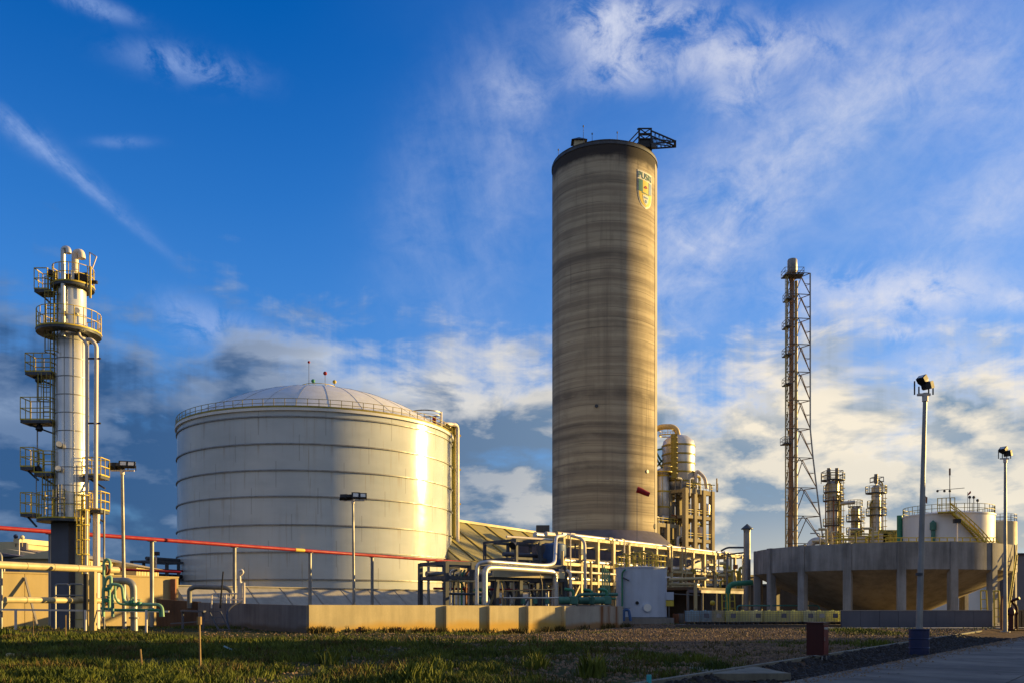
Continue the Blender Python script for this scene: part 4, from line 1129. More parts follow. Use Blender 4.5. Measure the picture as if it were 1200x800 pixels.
# ------------------------------------------------------------------ generic rack of posts, beams and pipes
def rack(name, label, cat, p0, p1, width, levels, n, posts_mat, pipe_rows, hw=.32, top_clad=None, braces=True, zbase=0.0, beam_mat=None):
    p0, p1 = Vector(p0), Vector(p1); e = (p1 - p0).normalized(); nn = V(-e.y, e.x, 0)   # nn points back
    t = thing(name, label, cat, p0); L = (p1 - p0).length
    for i in range(n):
        q = p0 + e * (L * i / (n - 1))
        for s_ in (0, width):
            a = q + nn * s_
            MB().beam(V(a.x, a.y, zbase), V(a.x, a.y, levels[-1] + .1), hw, hw, up=e).build('post', posts_mat, t)
        for z in levels: MB().beam(V(q.x, q.y, z) + nn * (hw * .5), V(q.x, q.y, z) + nn * (width - hw * .5), hw * .7, hw * .9).build('cross_beam', beam_mat or posts_mat, t)
    for j, z in enumerate(levels):
        for s_ in (-.02, width + .02):
            MB().beam(p0 + V(0, 0, z) + nn * s_, p1 + V(0, 0, z) + nn * s_, hw * .7, hw * .9).build('beam', beam_mat or posts_mat, t)
    for off, z, r, mt in pipe_rows:
        MB().tube(p0 + nn * off + V(0, 0, z), p1 + nn * off + V(0, 0, z), r, n=12).build('pipe', mt, t)
    if braces:
        for i in range(0, n - 1, 3):
            a = p0 + e * (L * i / (n - 1)); b = p0 + e * (L * (i + 1) / (n - 1))
            MB().beam(V(a.x, a.y, zbase + .3), V(b.x, b.y, levels[0]), hw * .5).build('brace', posts_mat, t)
    return t, e, nn, L

# main long rack, receding to the right
RA = V(X(660, 93), 93, 0); RB = V(X(872, 131), 131, 0)
t, e, nn, L = rack('pipe_rack', 'long sunlit steel pipe rack running to the right below the tall tower', 'pipe rack', RA, RB, 6.5, [4.2, 6.1, 8.9], 15, 'tan_steel',
    [(.5, 4.6, .22, 'silver'), (1.2, 4.65, .3, 'beige_pipe'), (2.2, 4.6, .2, 'white_pipe'), (3.2, 4.65, .3, 'silver'), (4.6, 4.6, .22, 'rust_red'),
     (.4, 6.5, .2, 'silver'), (1.0, 6.6, .28, 'beige_pipe'), (2.0, 6.5, .2, 'silver'), (3.0, 6.6, .3, 'white_pipe'), (4.4, 6.55, .24, 'silver'),
     (.1, 9.2, .14, 'silver'), (.8, 9.3, .2, 'beige_pipe'), (2.2, 9.3, .26, 'white_pipe'), (3.6, 9.3, .3, 'silver'), (-.28, 5.3, .12, 'white_pipe')], .34)
rnd = random.Random(11)
MB().poly([RA + nn * 6.4 + V(0, 0, 6.9), RB + nn * 6.4 + V(0, 0, 6.9), RB + nn * 6.4 + V(0, 0, 8.6), RA + nn * 6.4 + V(0, 0, 8.6)], .1).build('cladding', 'purple_slate', t)
for k in range(44):      # risers and drops, each its own run
    u = rnd.uniform(0, L); q = RA + e * u + nn * rnd.choice((-.45, -.3, .9, 2.4, 4.0)); z0 = rnd.choice((0, .2, 4.7, 0)); z1 = rnd.choice((4.5, 6.6, 9.3, 9.3))
    if z1 - z0 < 1: z1 = 9.3
    r = rnd.uniform(.05, .14); w = rnd.choice((-1, 1)) * rnd.uniform(.6, 1.6)
    MB().pipe([q + V(0, 0, z0), q + V(0, 0, z1), q + e * w + V(0, 0, z1)], r, 10, r * 3).build('riser', rnd.choice(('silver', 'white_pipe', 'beige_pipe', 'grey_steel', 'tan_steel')), t)
for k in range(7):       # walkway handrail pieces and valve clusters
    u = (k + .5) / 7 * L; q = RA + e * u - nn * .1
    m = MB()
    m.box(q + V(0, 0, rnd.uniform(4.8, 7.6)), (.5, .5, .6), rnd.random()); m.tube(q + V(0, 0, 4.4), q + V(0, 0, 8), .07, n=6)
    m.ring(tuple(q + V(.2, -.3, 6.0)), .18, .04, .04, 12); m.build('valve_cluster', rnd.choice(('yellow_dark', 'rust_red', 'galvanised')), t)

# second dark rack behind, filling the interior
t, e2, n2, L2 = rack('back_pipe_rack', 'darker steel rack standing directly behind the long sunlit pipe rack', 'pipe rack', V(X(648, 106), 106, 0), V(X(850, 142), 142, 0), 5, [3.6, 6.5, 8.2], 12, 'grey_steel',
    [(.5, 3.9, .25, 'rust_red'), (1.4, 3.9, .2, 'green'), (2.6, 4.0, .3, 'tan_steel'), (.6, 6.8, .25, 'rust_red'), (2.0, 6.9, .3, 'grey_steel')], .3)
rnd = random.Random(5)
for k in range(14):
    u = rnd.uniform(0, L2); q = V(X(648, 106), 106, 0) + e2 * u - n2 * rnd.uniform(.2, 2)
    MB().pipe([q, q + V(0, 0, rnd.choice((3.9, 6.8))), q + e2 * 1.2 + V(0, 0, rnd.choice((3.9, 6.8)))], rnd.uniform(.1, .22), 8, .3).build('riser', rnd.choice(('grey_steel', 'rust_red', 'silver', 'green')), t)
# compressor building behind the racks
t = thing('compressor_building', 'long dark brown shed hidden behind the pipe racks', 'building', (26, 150, 0))
q0 = V(X(690, 140), 140, 0); q1 = V(X(884, 165), 165, 0); ee = (q1 - q0).normalized(); en = V(-ee.y, ee.x, 0)
def block(q0, q1, depth, h, mat, name, par, z0=0.0):
    e_ = (q1 - q0).normalized(); w = V(-e_.y, e_.x, 0) * depth; q = [q0, q1, q1 + w, q0 + w]
    return MB()._add([V(v.x, v.y, z0) for v in q] + [V(v.x, v.y, h) for v in q], [(3, 2, 1, 0), (4, 5, 6, 7), (0, 1, 5, 4), (1, 2, 6, 5), (2, 3, 7, 6), (3, 0, 4, 7)]).build(name, mat, par)
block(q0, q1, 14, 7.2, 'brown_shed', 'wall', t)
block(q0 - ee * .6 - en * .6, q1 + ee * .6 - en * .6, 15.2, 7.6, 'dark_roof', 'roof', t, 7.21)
for k in range(10):
    a = q0 + ee * ((q1 - q0).length * (k + .3) / 10) - en * .06
    MB().beam(a + V(0, 0, 2.2), a + ee * 2.4 + V(0, 0, 2.2), .08, 2.4).build('louvre', 'dark_steel', t)

# lower front rack, dark uprights
FA = V(X(523, 76), 76, 0); FB = V(X(662, 84), 84, 0)
t, e, nn, L = rack('low_pipe_rack', 'low dark steel rack with silver pipes behind the stepped wall', 'pipe rack', FA, FB, 4.2, [4.1, 5.35], 6, 'dark_steel', [
    (3.2, 4.5, .25, 'grey_steel'), (2.0, 3.2, .1, 'red')], .34, braces=False)
MB().beam(V(X(578, 79), 78.4, 4.55), V(X(660, 84), 83.2, 4.55), .3, .62).build('tie_beam', 'cream', t)
rnd = random.Random(3)
for k in range(4):
    a = FA + e * (L * (k + 1.1) / 5.2) + nn * 2.2; b = a + e * 2.0
    MB().beam(V(a.x, a.y, .2), V(b.x, b.y, 4.2), .17).build('brace', 'tan_steel', t)
    MB().beam(V(b.x, b.y + .3, .2), V(a.x, a.y + .3, 4.2), .17).build('brace', 'dark_steel', t)
def run(pts, r, mat, par, d, bend=.5, n=14, name='pipe'):
    return MB().pipe([P(a, b, d + (c[0] if c else 0)) for a, b, *c in pts], r, n, bend).build(name, mat, par)
t = thing('silver_pipe_run', 'silver pipe looping over the low rack and up onto the long rack', 'pipe', P(560, 712, 75))
run([(559, 708), (559, 660), (572, 657.5), (640, 662.5, 6), (650, 660, 8), (651.5, 628, 14), (662, 627, 17)], .17, 'silver', t, 75, 1.0)
t = thing('insulated_pipe_run', 'thick silver clad pipe bending down at both ends of the low rack', 'pipe', P(568, 712, 75))
run([(568, 708), (568, 665, 0), (580, 664.5, 1), (640, 668.5, 6), (650.5, 670, 7), (651, 710, 7)], .25, 'silver', t, 75.3, 1.0)
t = thing('drop_pipes', 'pair of pale pipes bending down at the right end of the low rack', 'pipe', P(665, 712, 84))
run([(655, 668), (668, 668), (669, 700)], .16, 'white_pipe', t, 84, .7); run([(659, 645), (659, 696)], .14, 'beige_pipe', t, 85, .7, name='pipe')
run([(669, 627), (685, 631), (686, 690)], .16, 'white_pipe', t, 92, .7)
t = thing('rack_pipework', 'thin upright pipes and struts inside the low rack under the silver pipes', 'pipework', P(610, 712, 81))
rnd = random.Random(31)
for k in range(16):
    px = rnd.uniform(580, 656); d = rnd.uniform(79.5, 83)
    run([(px, 709), (px, rnd.uniform(672, 690)), (px + rnd.uniform(-5, 5), 672)], rnd.uniform(.035, .09), rnd.choice(('galvanised', 'silver', 'tan_steel', 'rust_red', 'beige_pipe', 'green')), t, d, .3, 8, 'upright')
for k in range(5):
    px = 585 + 14 * k; q = P(px, 704, 79.5); v = MB().lathe([(.02, -.25), (.22, -.2), (.22, .2), (.02, .25)], q, 10).build('valve', rnd.choice(('galvanised', 'rust_red', 'teal')), t)
run([(578, 692), (650, 690)], .06, 'tan_steel', t, 80.4, 0, 8, 'header'); run([(580, 700), (655, 700)], .08, 'silver', t, 80, 0, 8, 'header')
# slim uprights at the left end
t = thing('pipe_header', 'cluster of thin upright pipes at the left end of the low rack', 'pipework', P(540, 712, 78))
rnd = random.Random(8)
for k, px in enumerate((524, 528, 532, 537, 541, 546, 550, 554, 556)):
    mt = ('galvanised', 'silver', 'dark_steel', 'beige_pipe', 'green', 'rust_red', 'silver', 'dark_steel', 'galvanised')[k]
    run([(px, 709), (px, 668 + rnd.random() * 8), (px + 4, 667)], .09, mt, t, 77 + rnd.random() * 2, .3, 8, 'upright')
run([(524, 695), (572, 696)], .11, 'dark_steel', t, 76.5, 0, 8, 'header'); run([(524, 680), (560, 681)], .08, 'beige_pipe', t, 76.8, 0, 8, 'header')
run([(555, 692), (559, 688), (560, 678)], .1, 'teal', t, 76.2, .3, 8, 'header')

# dark frame and blue hopper left of the tower foot
t, e, nn, L = rack('end_frame_rack', 'dark unlit steel frame at the left end of the long pipe rack', 'steel frame', V(X(605, 88), 88, 0), V(X(659, 92), 92, 0), 5.0, [4.6, 6.4, 8.2], 3, 'dark_steel',
    [(1.0, 5.0, .2, 'dark_steel'), (2.0, 6.9, .22, 'slate'), (1.5, 8.6, .12, 'white_pipe')], .26)
t = thing('hopper', 'blue steel hopper with a cone bottom inside the dark frame', 'hopper', P(648, 700, 92))
c = P(649, 712, 91.2); MB().lathe([(.25, 4.6), (1.25, 6.8), (1.25, 7.9), (1.1, 8.0), (.02, 8.2)], (c.x, c.y, 0), 24).build('body', 'blue_paint', t)
c2 = P(640, 712, 91.4); MB().lathe([(.2, 5.6), (1.1, 7.4), (1.1, 7.9)], (c2.x, c2.y, 0), 16).build('chute', 'slate', t)
t = thing('speaker_horn', 'small black loudspeaker horn on the corner of the dark frame', 'loudspeaker', P(602, 638, 87.5))
MB().pipe([P(604.5, 636, 87.6), P(600.5, 639, 87.2)], .14, 12, 0, .42).build('horn', 'black', t)
o = MB().box(P(636, 622, 150), (2.2, 2, 1.9)).build('rooftop_unit', 'dark_steel'); tag(o, 'dark box shaped unit on the ridge of the sloping warehouse roof', 'cooling unit')

# teal pumps behind the wall end
pumps = []
for k, (px, d) in enumerate(((664, 80), (686, 82), (704, 80), (560, 80))):
    c = V(X(px, d), d, 0)
    lab = ('teal pump behind the lit wall, leftmost of the pump row', 'teal pump under the green pipes, middle of the pump row', 'teal pump nearest the pale blue tank', 'dark pump among the upright pipes at the low rack')[k]
    if k == 0:
        t = thing('pump', lab, 'pump', c, 0, 'pumps behind the stepped wall'); pumps.append(t)
        MB().box((c.x, c.y, .9), (1.6, .9, 1.8)).build('plinth', 'concrete', t)
        MB().tube((c.x - .7, c.y, 2.2), (c.x + .3, c.y, 2.2), .32, n=16).build('motor', 'teal', t)
        MB().lathe([(.1, 1.8), (.42, 1.9), (.42, 2.5), (.1, 2.6)], (c.x + .6, c.y, 0), 16).build('casing', 'teal', t)
        MB().pipe([(c.x + .6, c.y, 2.5), (c.x + .6, c.y, 3.1), (c.x - .2, c.y, 3.2)], .14, 10, .3).build('outlet', 'green', t)
    else: copy_thing(pumps[0], c, R(10 * k), lab)
t = thing('green_pipes', 'upright pale green pipes in a bundle left of the pale blue tank', 'pipework', P(710, 712, 84))
for k in range(5): run([(706 + 2.1 * k, 705), (706 + 2.1 * k, 661 + k * 2)], .07, 'green_pale', t, 84 + .15 * k, 0, 8, 'upright')
run([(674, 722), (674, 700), (680, 696), (724, 696)], .15, 'teal', t, 81, .4, 10); run([(664, 700), (722, 701)], .09, 'green', t, 82, .4, 8)

# ------------------------------------------------------------------ pale blue tank
c = V(X(751.5, 87), 87, 0); r = 29.5 / F * 87
t = thing('small_tank', 'small pale blue round tank with a manhole, on a concrete base', 'tank', c)
zt = Z(664, 85); zb0 = .55
MB().lathe([(r, zb0), (r, zt), (.02, zt + .25)], c, 64).build('shell', 'pale_blue_tank', t)
MB().lathe([(r + .7, 0), (r + .7, zb0), (.02, zb0)], c, 48).build('base', 'concrete', t)
MB().ring((c.x, c.y, zt - .02), r + .003, .06, .10, 64).build('rim', 'pale_blue_tank', t)
MB().ring((c.x, c.y, zb0 + .06), r + .003, .08, .10, 64).build('foot_ring', 'grey_steel', t)
ca = -math.atan2(c.x, c.y)
def onr(a_, z, k=0.0): return V(c.x + (r + k) * math.sin(ca + R(a_)), c.y - (r + k) * math.cos(ca + R(a_)), z)
mh = MB().tube(onr(13, 1.55, -.05), onr(13, 1.55, .16), .42, n=24).build('manhole', 'pale_blue_tank', t)
MB().tube(onr(13, 1.55, .165), onr(13, 1.55, .2), .36, n=24).build('cover', 'white_metal', mh)
MB().tube(onr(-9, 2.0, -.05), onr(-9, 2.0, .12), .16, n=14).build('nozzle', 'black', t)
MB().pipe([onr(-43, 1.4, .2), onr(-43, 4.9, .2), onr(-33, 5.15, .3)], .09, 10, .3).build('level_pipe', 'green', t)
MB().tube(onr(-41, 4.4, .2), onr(-25, 4.1, .3), .07, n=8).build('bracket', 'dark_steel', t)
m = MB()
for k in range(20):
    a_ = k * 18; m.tube(onr(a_, zt, -.1), onr(a_, zt + 1.15, -.1), .045, n=5)
for z in (zt + .6, zt + 1.15): m.ring((c.x, c.y, z), r - .13, .06, .06, 40)
m.build('railing', 'yellow', t)
rnd = random.Random(2); m = MB()
for k in range(9):
    a = V(c.x + rnd.uniform(-1.8, 1.8), c.y + rnd.uniform(-1.5, 1.5), zt + .05)
    h = rnd.uniform(.7, 1.9); m.pipe([a, a + V(0, 0, h), a + V(rnd.uniform(-1, 1), 0, h)], .08, 8, .2)
    m.box(a + V(0, 0, h * .5), (.25, .25, .3))
m.build('roof_pipework', 'yellow_dark', t)
t = thing('blue_valve_stand', 'blue valve stand at the foot of the pale blue tank', 'valve', P(734, 722, 79))
MB().pipe([P(731, 727, 79), P(731, 714, 79), P(737, 714, 79), P(739, 727, 79)], .13, 10, .3).build('pipe', 'blue_paint', t)
MB().ring(P(734, 712, 79), .3, .05, .05, 16).build('handwheel', 'dark_steel', t)

# ------------------------------------------------------------------ bulk container row
dT = 70.6
wT = .985
tote = None
kinds = ['tote_blue', 'tote_blue', 'tote_amber', 'tote_yellow', 'tote_yellow', 'tote_white', 'tote_yellow', 'tote_yellow', 'tote_yellow', 'tote_white', 'tote_yellow', 'tote_yellow']
ords = ['first', 'second', 'third', 'fourth', 'fifth', 'sixth', 'seventh', 'eighth', 'ninth', 'tenth', 'eleventh', 'last']
words_ = {'tote_blue': 'bluish', 'tote_amber': 'amber', 'tote_yellow': 'yellow green', 'tote_white': 'pale cream'}
plates = {1, 2, 3, 5, 7, 9, 10, 11}
def make_tote(x, y, mt, plate, lab):
    b = V(x, y, .2)
    t = thing('bulk_container', lab, 'container', b, 0, 'row of caged plastic containers')
    z0 = .2; n0 = len(bpy.data.objects)
    MB().box((x, y, .80), (wT - .1, .92, 1.02)).lathe([(.12, 1.31), (.12, 1.38), (.01, 1.38)], (x, y, 0), 12).build('bottle', mt, t)
    m = MB()
    for k in range(9):
        xx = x - wT / 2 + wT * k / 8
        for yy in (y - .49, y + .49): m.beam((xx, yy, .27), (xx, yy, 1.33), .03)
    for k in range(7):
        zz = .3 + 1.02 * k / 6
        for yy in (y - .50, y + .50): m.beam((x - wT / 2, yy, zz), (x + wT / 2, yy, zz), .024)
        for xx in (x - wT / 2, x + wT / 2): m.beam((xx, y - .49, zz), (xx, y + .49, zz), .024)
    m.build('cage', 'galvanised', t)
    m = MB().box((x, y, .235), (wT, .98, .05))
    for k in (-1, 0, 1): m.box((x + k * (wT / 2 - .08), y, .12), (.14, .96, .17))
    m.build('pallet', 'black', t)
    if plate: MB().box((x + .05, y - .525, .86), (.42, .02, .4)).build('label_plate', 'slate' if plate % 2 else 'galvanised', t)
    for c_ in kids(t):      # everything was laid out from the ground up: lift it onto the pad and shorten to 1.14 m
        for v in c_.data.vertices: v.co.z = (v.co.z + .2) * .835
    return t
mb = MB().box((X(893, 71.2), 71.4, .08), (13.2, 2.9, .24)); structure(mb, 'pavement', 'concrete_dark')
for k in range(12):
    px = 811 + 15.0 * k
    lab = '%s plastic container in a wire cage, %s from the left in the row%s' % (words_[kinds[k]], ords[k], ' by the low blue grey wall' if k == 11 else '')
    if k == 11: lab = 'yellow green plastic container in a wire cage, rightmost of the row'
    make_tote(X(px, dT) + (.02 if k % 2 else -.03), dT + (.15 if k % 3 else -.1), kinds[k], (k if k in plates else 0), lab)
t = thing('notice_board', 'small lilac and yellow board right of the pale blue tank', 'sign', P(784, 712, 86))
MB().box(P(784, 698, 86), (.9, .06, .8)).build('upper_panel', 'pale_blue_tank', t); MB().box(P(784, 706, 86), (.9, .06, .6)).build('lower_panel', 'yellow', t)
MB().beam(P(784, 712, 86.1) - V(0, 0, 1.5), P(784, 694, 86.1), .08).build('post', 'grey_steel', t)
for px, py, d, mt, lab in ((792, 708, 90, 'rust_red', 'rust coloured barrel in the shade right of the pale blue tank'), (798, 709, 92, 'grey_steel', 'grey barrel in the shade behind the first plastic container')):
    q = V(X(px, d), d, 0)
    MBq = MB().lathe([(.28, 0), (.3, .03), (.3, .9), (.28, .92), (.02, .92)], q, 18); o = MBq.build('barrel', mt); tag(o, lab, 'barrel')

# ------------------------------------------------------------------ concrete basin on columns
BC = V(X(1030, 89), 89, 0); BR = 12.0; bt = -math.atan2(BC.x, BC.y)
t = thing('concrete_basin', 'large round grey concrete basin with a cone bottom raised on columns', 'basin', BC)
MB().lathe([(BR, 4.85), (BR, 7.2), (BR - .35, 7.2), (BR - .35, 4.9)], BC, 80).build('wall', 'concrete_basin', t)
MB().lathe([(BR - .003, 4.84), (BR - .36, 4.60), (3.2, .6), (3.2, 0)], BC, 80).build('cone', 'concrete_cone', t)
for k in range(17):
    aa = bt + R(-12.5 + 21.2 * k)
    q = BC + V(math.sin(aa), -math.cos(aa), 0) * (BR - .20)
    MB().box((q.x, q.y, 3.62), (.70, .56, 7.24), aa).build('column', 'concrete_basin', t)
t = thing('walkway_rail', 'yellow railing seen above the basin rim in front of the white tank', 'railing', P(1100, 712, 103))
m = MB()
for k in range(15): m.beam(P(1038 + 9 * k, 645, 103), P(1038 + 9 * k, 629.5, 103), .09)
for py in (629.5, 634): m.beam(P(1038, py, 103), P(1166, py, 103), .1)
m.build('rails', 'yellow', t)
structure(MB().box((37, 90, .02), (30, 34, .08)), 'pavement', 'concrete_pale')  # pale paving added to bounce light up under the basin
# low grey wall in front of the basin
t = thing('lot_wall', 'low smooth grey concrete wall in front of the raised basin', 'wall', (X(1076, 69), 69, 0))
a = X(984, 69.5); b = X(1172, 68)
for k in range(8):
    MB().box((a + (b - a) * (k + .5) / 8, 69.2, .62), ((b - a) / 8 - .02, .3, 1.34)).build('wall_panel', 'slate', t)
MB().box(((a + b) / 2, 69.2, 1.32), (b - a, .36, .06)).build('coping', 'concrete', t)

# ------------------------------------------------------------------ flare stack
dF = 150.0
def FP(px, py, dd=0): return V(X(px, dF) , dF + dd, Z(py, dF))
t = thing('flare_stack', 'slender flare stack pipe held in a tall lattice derrick', 'flare stack', FP(928, 712))
MB().pipe([FP(926, 712), FP(928, 322)], .38, 16).build('riser', 'stack_brown', t)
MB().pipe([FP(932, 712, -.2), FP(932.5, 330, -.2)], .28, 10).build('side_pipe', 'tan_steel', t)
MB().lathe([(.62, 0), (.8, .3), (.8, 2.2), (.7, 2.4)], FP(928.5, 321), 20).build('tip', 'galvanised', t)
zk = [(712 - py) / 1.0 for py in (712, 665, 637, 605, 572, 537, 500, 468, 440, 408, 376, 345, 322)]
def legs(py):     # corner x of the derrick in photo columns, by height
    w = 948 if py < 510 else 948 + (py - 510) * (962.5 - 948) / (637 - 510)
    l = 919.5 - (py - 322) * 3.5 / 390
    return l, w
pys = [712, 672, 637, 605, 572, 537, 503, 470, 437, 405, 375, 347, 322]
dep = lambda py: (legs(py)[1] - legs(py)[0]) / F * dF
def corner(py):
    l, w = legs(py); dd = dep(py)
    return [FP(l, py, -.3 * dd), FP(w, py, -.15 * dd), FP((l + w) / 2 + 1, py, .65 * dd)]
for c in range(3):
    for lo, hi in zip(pys[:-1], pys[1:]):
        MB().beam(corner(lo)[c], corner(hi)[c], .19).build('leg', 'tan_steel' if c != 1 else 'galvanised', t)
for lo, hi in zip(pys[:-1], pys[1:]):
    A_, B_ = corner(lo), corner(hi); m = MB()
    for i in range(3):
        j = (i + 1) % 3
        m.beam(B_[i], B_[j], .11)
        mid = (B_[i] + B_[j]) / 2
        m.beam(A_[i], mid, .10); m.beam(A_[j], mid, .10)
        m.beam((A_[i] + mid) / 2, (A_[i] + B_[i]) / 2, .07); m.beam((A_[j] + mid) / 2, (A_[j] + B_[j]) / 2, .07)
    m.build('bracing', 'lattice', t)
m = MB(); x0, x1 = X(917.5, dF), X(920.5, dF)
for xx in (x0, x1): m.beam((xx, dF - 1.3, 0), (xx, dF - 1.3, Z(325, dF)), .09)
z = 1.0
while z < Z(325, dF): m.beam((x0, dF - 1.3, z), (x1, dF - 1.3, z), .06); z += .6
m.build('ladder', 'yellow_dark', t)
for py, x0_, x1_ in ((326, 916, 938), (354, 918, 924), (386, 917, 923), (418, 917, 924), (452, 917, 924), (521, 915, 924)):
    m = MB().box((X((x0_ + x1_) / 2, dF), dF - .8, Z(py, dF)), ((x1_ - x0_) / F * dF, 2.2, .14))
    pf = m.build('platform', 'dark_steel', t); m = MB()
    xa, xb = X(x0_, dF), X(x1_, dF)
    for xx in np.linspace(xa, xb, 4):
        for yy in (dF - 1.9, dF + .3): m.beam((xx, yy, Z(py, dF)), (xx, yy, Z(py, dF) + 1.1), .06)
    for zz in (.55, 1.1):
        for yy in (dF - 1.9, dF + .3): m.beam((xa, yy, Z(py, dF) + zz), (xb, yy, Z(py, dF) + zz), .06)
        for xx in (xa, xb): m.beam((xx, dF - 1.9, Z(py, dF) + zz), (xx, dF + .3, Z(py, dF) + zz), .06)
    m.build('railing', 'grey_steel', pf)

# ------------------------------------------------------------------ three distant columns
def far_column(px0, px1, ptop, plats, d, label, seed):
    cx = (px0 + px1) / 2; c = V(X(cx, d), d, 0); r = (px1 - px0) / 2 / F * d
    t = thing('distillation_column', label, 'column', c, 0, 'distant columns behind the basin'); rnd = random.Random(seed)
    zt = Z(ptop, d)
    MB().lathe([(r, 0), (r, zt - r * .5), (r * .7, zt - r * .15), (.02, zt)], c, 28).build('shell', 'silver_far', t)
    m = MB()
    z = 3.0
    while z < zt - 1: m.ring((c.x, c.y, z), r + .003, .05, .16, 28); z += 2.3
    m.build('bands', 'galvanised', t)
    for py, ex in plats:
        z = Z(py, d); m = MB().lathe([(r + .02, -.14), (r + ex, -.14), (r + ex, 0), (r + .02, 0)], (c.x, c.y, z), 24, 0, 2 * PI, True)
        pf = m.build('platform', 'dark_steel', t); m = MB()
        for k in range(12):
            aa = k * PI / 6; q = (c.x + (r + ex) * math.sin(aa), c.y - (r + ex) * math.cos(aa)); m.beam((*q, z), (*q, z + 1.15), .07)
        for zz in (.6, 1.15): m.ring((c.x, c.y, z + zz), r + ex - .05, .07, .07, 24)
        m.build('railing', 'yellow_dark', pf)
    for k in range(4):
        aa = R(-70 + 50 * k + rnd.uniform(-8, 8)); rr = r + rnd.uniform(.25, .5); q = V(c.x + rr * math.sin(aa), c.y - rr * math.cos(aa), 0)
        z1 = zt * rnd.uniform(.75, 1.02) + .4
        MB().pipe([q, q + V(0, 0, z1), V(c.x, c.y, z1 + .8), V(c.x, c.y, zt - .5)], rnd.uniform(.1, .2), 8, .5).build('pipe', rnd.choice(('yellow_dark', 'silver_far', 'grey_steel', 'rust_red')), t)
    m = MB(); q = (c.x + (r + .55) * .87, c.y - (r + .5) * .5)
    for s_ in (-.22, .22): m.beam((q[0] + s_, q[1], 0), (q[0] + s_, q[1], zt), .07)
    z = 1
    while z < zt: m.ring((q[0], q[1] - .3, z), .36, .05, .06, 8); z += 1.0
    m.build('caged_ladder', 'yellow', t)
    return t
far_column(969.5, 983, 563, [(562, 1.0), (576, .6), (586, .7), (598, .3), (615, .7), (632, .7)], 162, 'thickest of the three distant silver columns, right of the flare stack', 1)
far_column(997.5, 1007, 594, [(593, .5), (603, .4), (610, .8), (625, .8)], 164, 'shortest of the three distant silver columns, in the middle', 2)
far_column(1021.5, 1032, 568, [(577, 1.0), (594, .7), (603, .9), (625, .4)], 160, 'slim distant silver column, nearest to the white tank with stairs', 3)
for px, ptop, d, lab in ((975, 548, 161, 'crown of vent pipes and railings on the thickest distant column'), (1027.5, 555, 159, 'vent frame on top of the slim right distant column')):
    t = thing('column_crown', lab, 'vent', P(px, 565, d)); m = MB()
    w = 1.45 if px < 1000 else .85
    for i in (-1, 1):
        for j in (-1, 1): m.beam((X(px, d) + i * w, d + j * w, Z(565, d)), (X(px, d) + i * w, d + j * w, Z(ptop + 4, d)), .1)
    for py in (ptop + 4, ptop + 9): m.box((X(px, d), d - w, Z(py, d)), (2 * w, .1, .1)); m.box((X(px, d), d + w, Z(py, d)), (2 * w, .1, .1)); m.box((X(px, d) - w, d, Z(py, d)), (.1, 2 * w, .1)); m.box((X(px, d) + w, d, Z(py, d)), (.1, 2 * w, .1))
    m.build('frame', 'grey_steel', t)
    for ox in ((-.4, .6) if px < 1000 else (-.15,)):
        MB().tube((X(px, d) + ox * w, d, Z(566, d)), (X(px, d) + ox * w, d, Z(ptop, d)), .32, n=10).build('vent_pipe', 'grey_steel', t)
o = MB().tube(P(975, 590, 161), P(1001, 588, 162), .35, n=10).build('crossover_pipe', 'silver_far'); tag(o, 'grey pipe crossing between the thickest and the shortest distant column', 'pipe')
# yellow pipework low between the columns
t = thing('yellow_pipework', 'low band of yellow pipes and railings at the foot of the distant columns', 'pipework', P(1020, 640, 130)); rnd = random.Random(4)
for k in range(26):
    px = 962 + 96 * k / 25 + rnd.uniform(-2, 2); d = rnd.uniform(125, 145); z1 = Z(rnd.uniform(618, 634), d)
    MB().pipe([P(px, 660, d), V(X(px, d), d, z1), V(X(px, d) + rnd.uniform(-2, 2), d, z1)], rnd.uniform(.07, .2), 8, .3).build('pipe', rnd.choice(('yellow', 'yellow_dark', 'beige_pipe', 'silver_far')), t)
for py in (628, 632, 636): MB().tube(P(960, py, 130), P(1058, py - 1, 128), .09, n=6).build('rail', 'yellow', t)
for px, py, w, h in ((1010, 634, 2.5, 1.6), (1030, 633, 2, 2), (1042, 628, 2.4, 1.8), (1052, 631, 1.5, 2)):
    MB().box(P(px, py, 133), (w, 1.5, h)).build('equipment_box', rnd.choice(('beige_clad', 'silver_far', 'yellow_dark')), t)

# ------------------------------------------------------------------ white tank with the stair
WC = V(X(1111, 122), 122, 0); WR = 53.5 / F * 122 * .915
t = thing('white_tank', 'white cylindrical tank with a yellow stair on its side, right of the flare stack', 'tank', WC); wa = -math.atan2(WC.x, WC.y)
zw = Z(598.5, 116)
MB().lathe([(WR, 0), (WR, zw)], WC, 72).build('shell', 'white_metal', t)
MB().lathe([(WR + .1, zw - .2), (WR + .1, zw), (.02, zw + .9)], WC, 72).build('roof', 'white_metal', t)
def wr(a_, z, k=0.0): return V(WC.x + (WR + k) * math.sin(wa + R(a_)), WC.y - (WR + k) * math.cos(wa + R(a_)), z)
m = MB()
for k in range(36): m.beam(wr(k * 10, zw, -.05), wr(k * 10, zw + 1.1, -.05), .06)
for z in (.55, 1.1): m.ring((WC.x, WC.y, zw + z), WR - .08, .06, .06, 72)
m.build('railing', 'yellow_dark', t)
m = MB(); a0_, a1_ = 2, 62; n_ = 34
for k in range(n_):
    a_ = a0_ + (a1_ - a0_) * k / n_; z = zw - (zw - 7.6) * k / n_
    m.beam(wr(a_, z, .05), wr(a_, z, 1.0), .32, .06)
st = m.build('stair', 'yellow_dark', t); m = MB()
for kk, off in ((1.02, 0), (1.02, .6), (1.02, 1.1), (.08, 0), (.08, 1.1)):
    m.pipe([wr(a0_ + (a1_ - a0_) * k / 12, zw - (zw - 7.6) * k / 12 + off, kk) for k in range(13)], .07 if off else .14, 6)
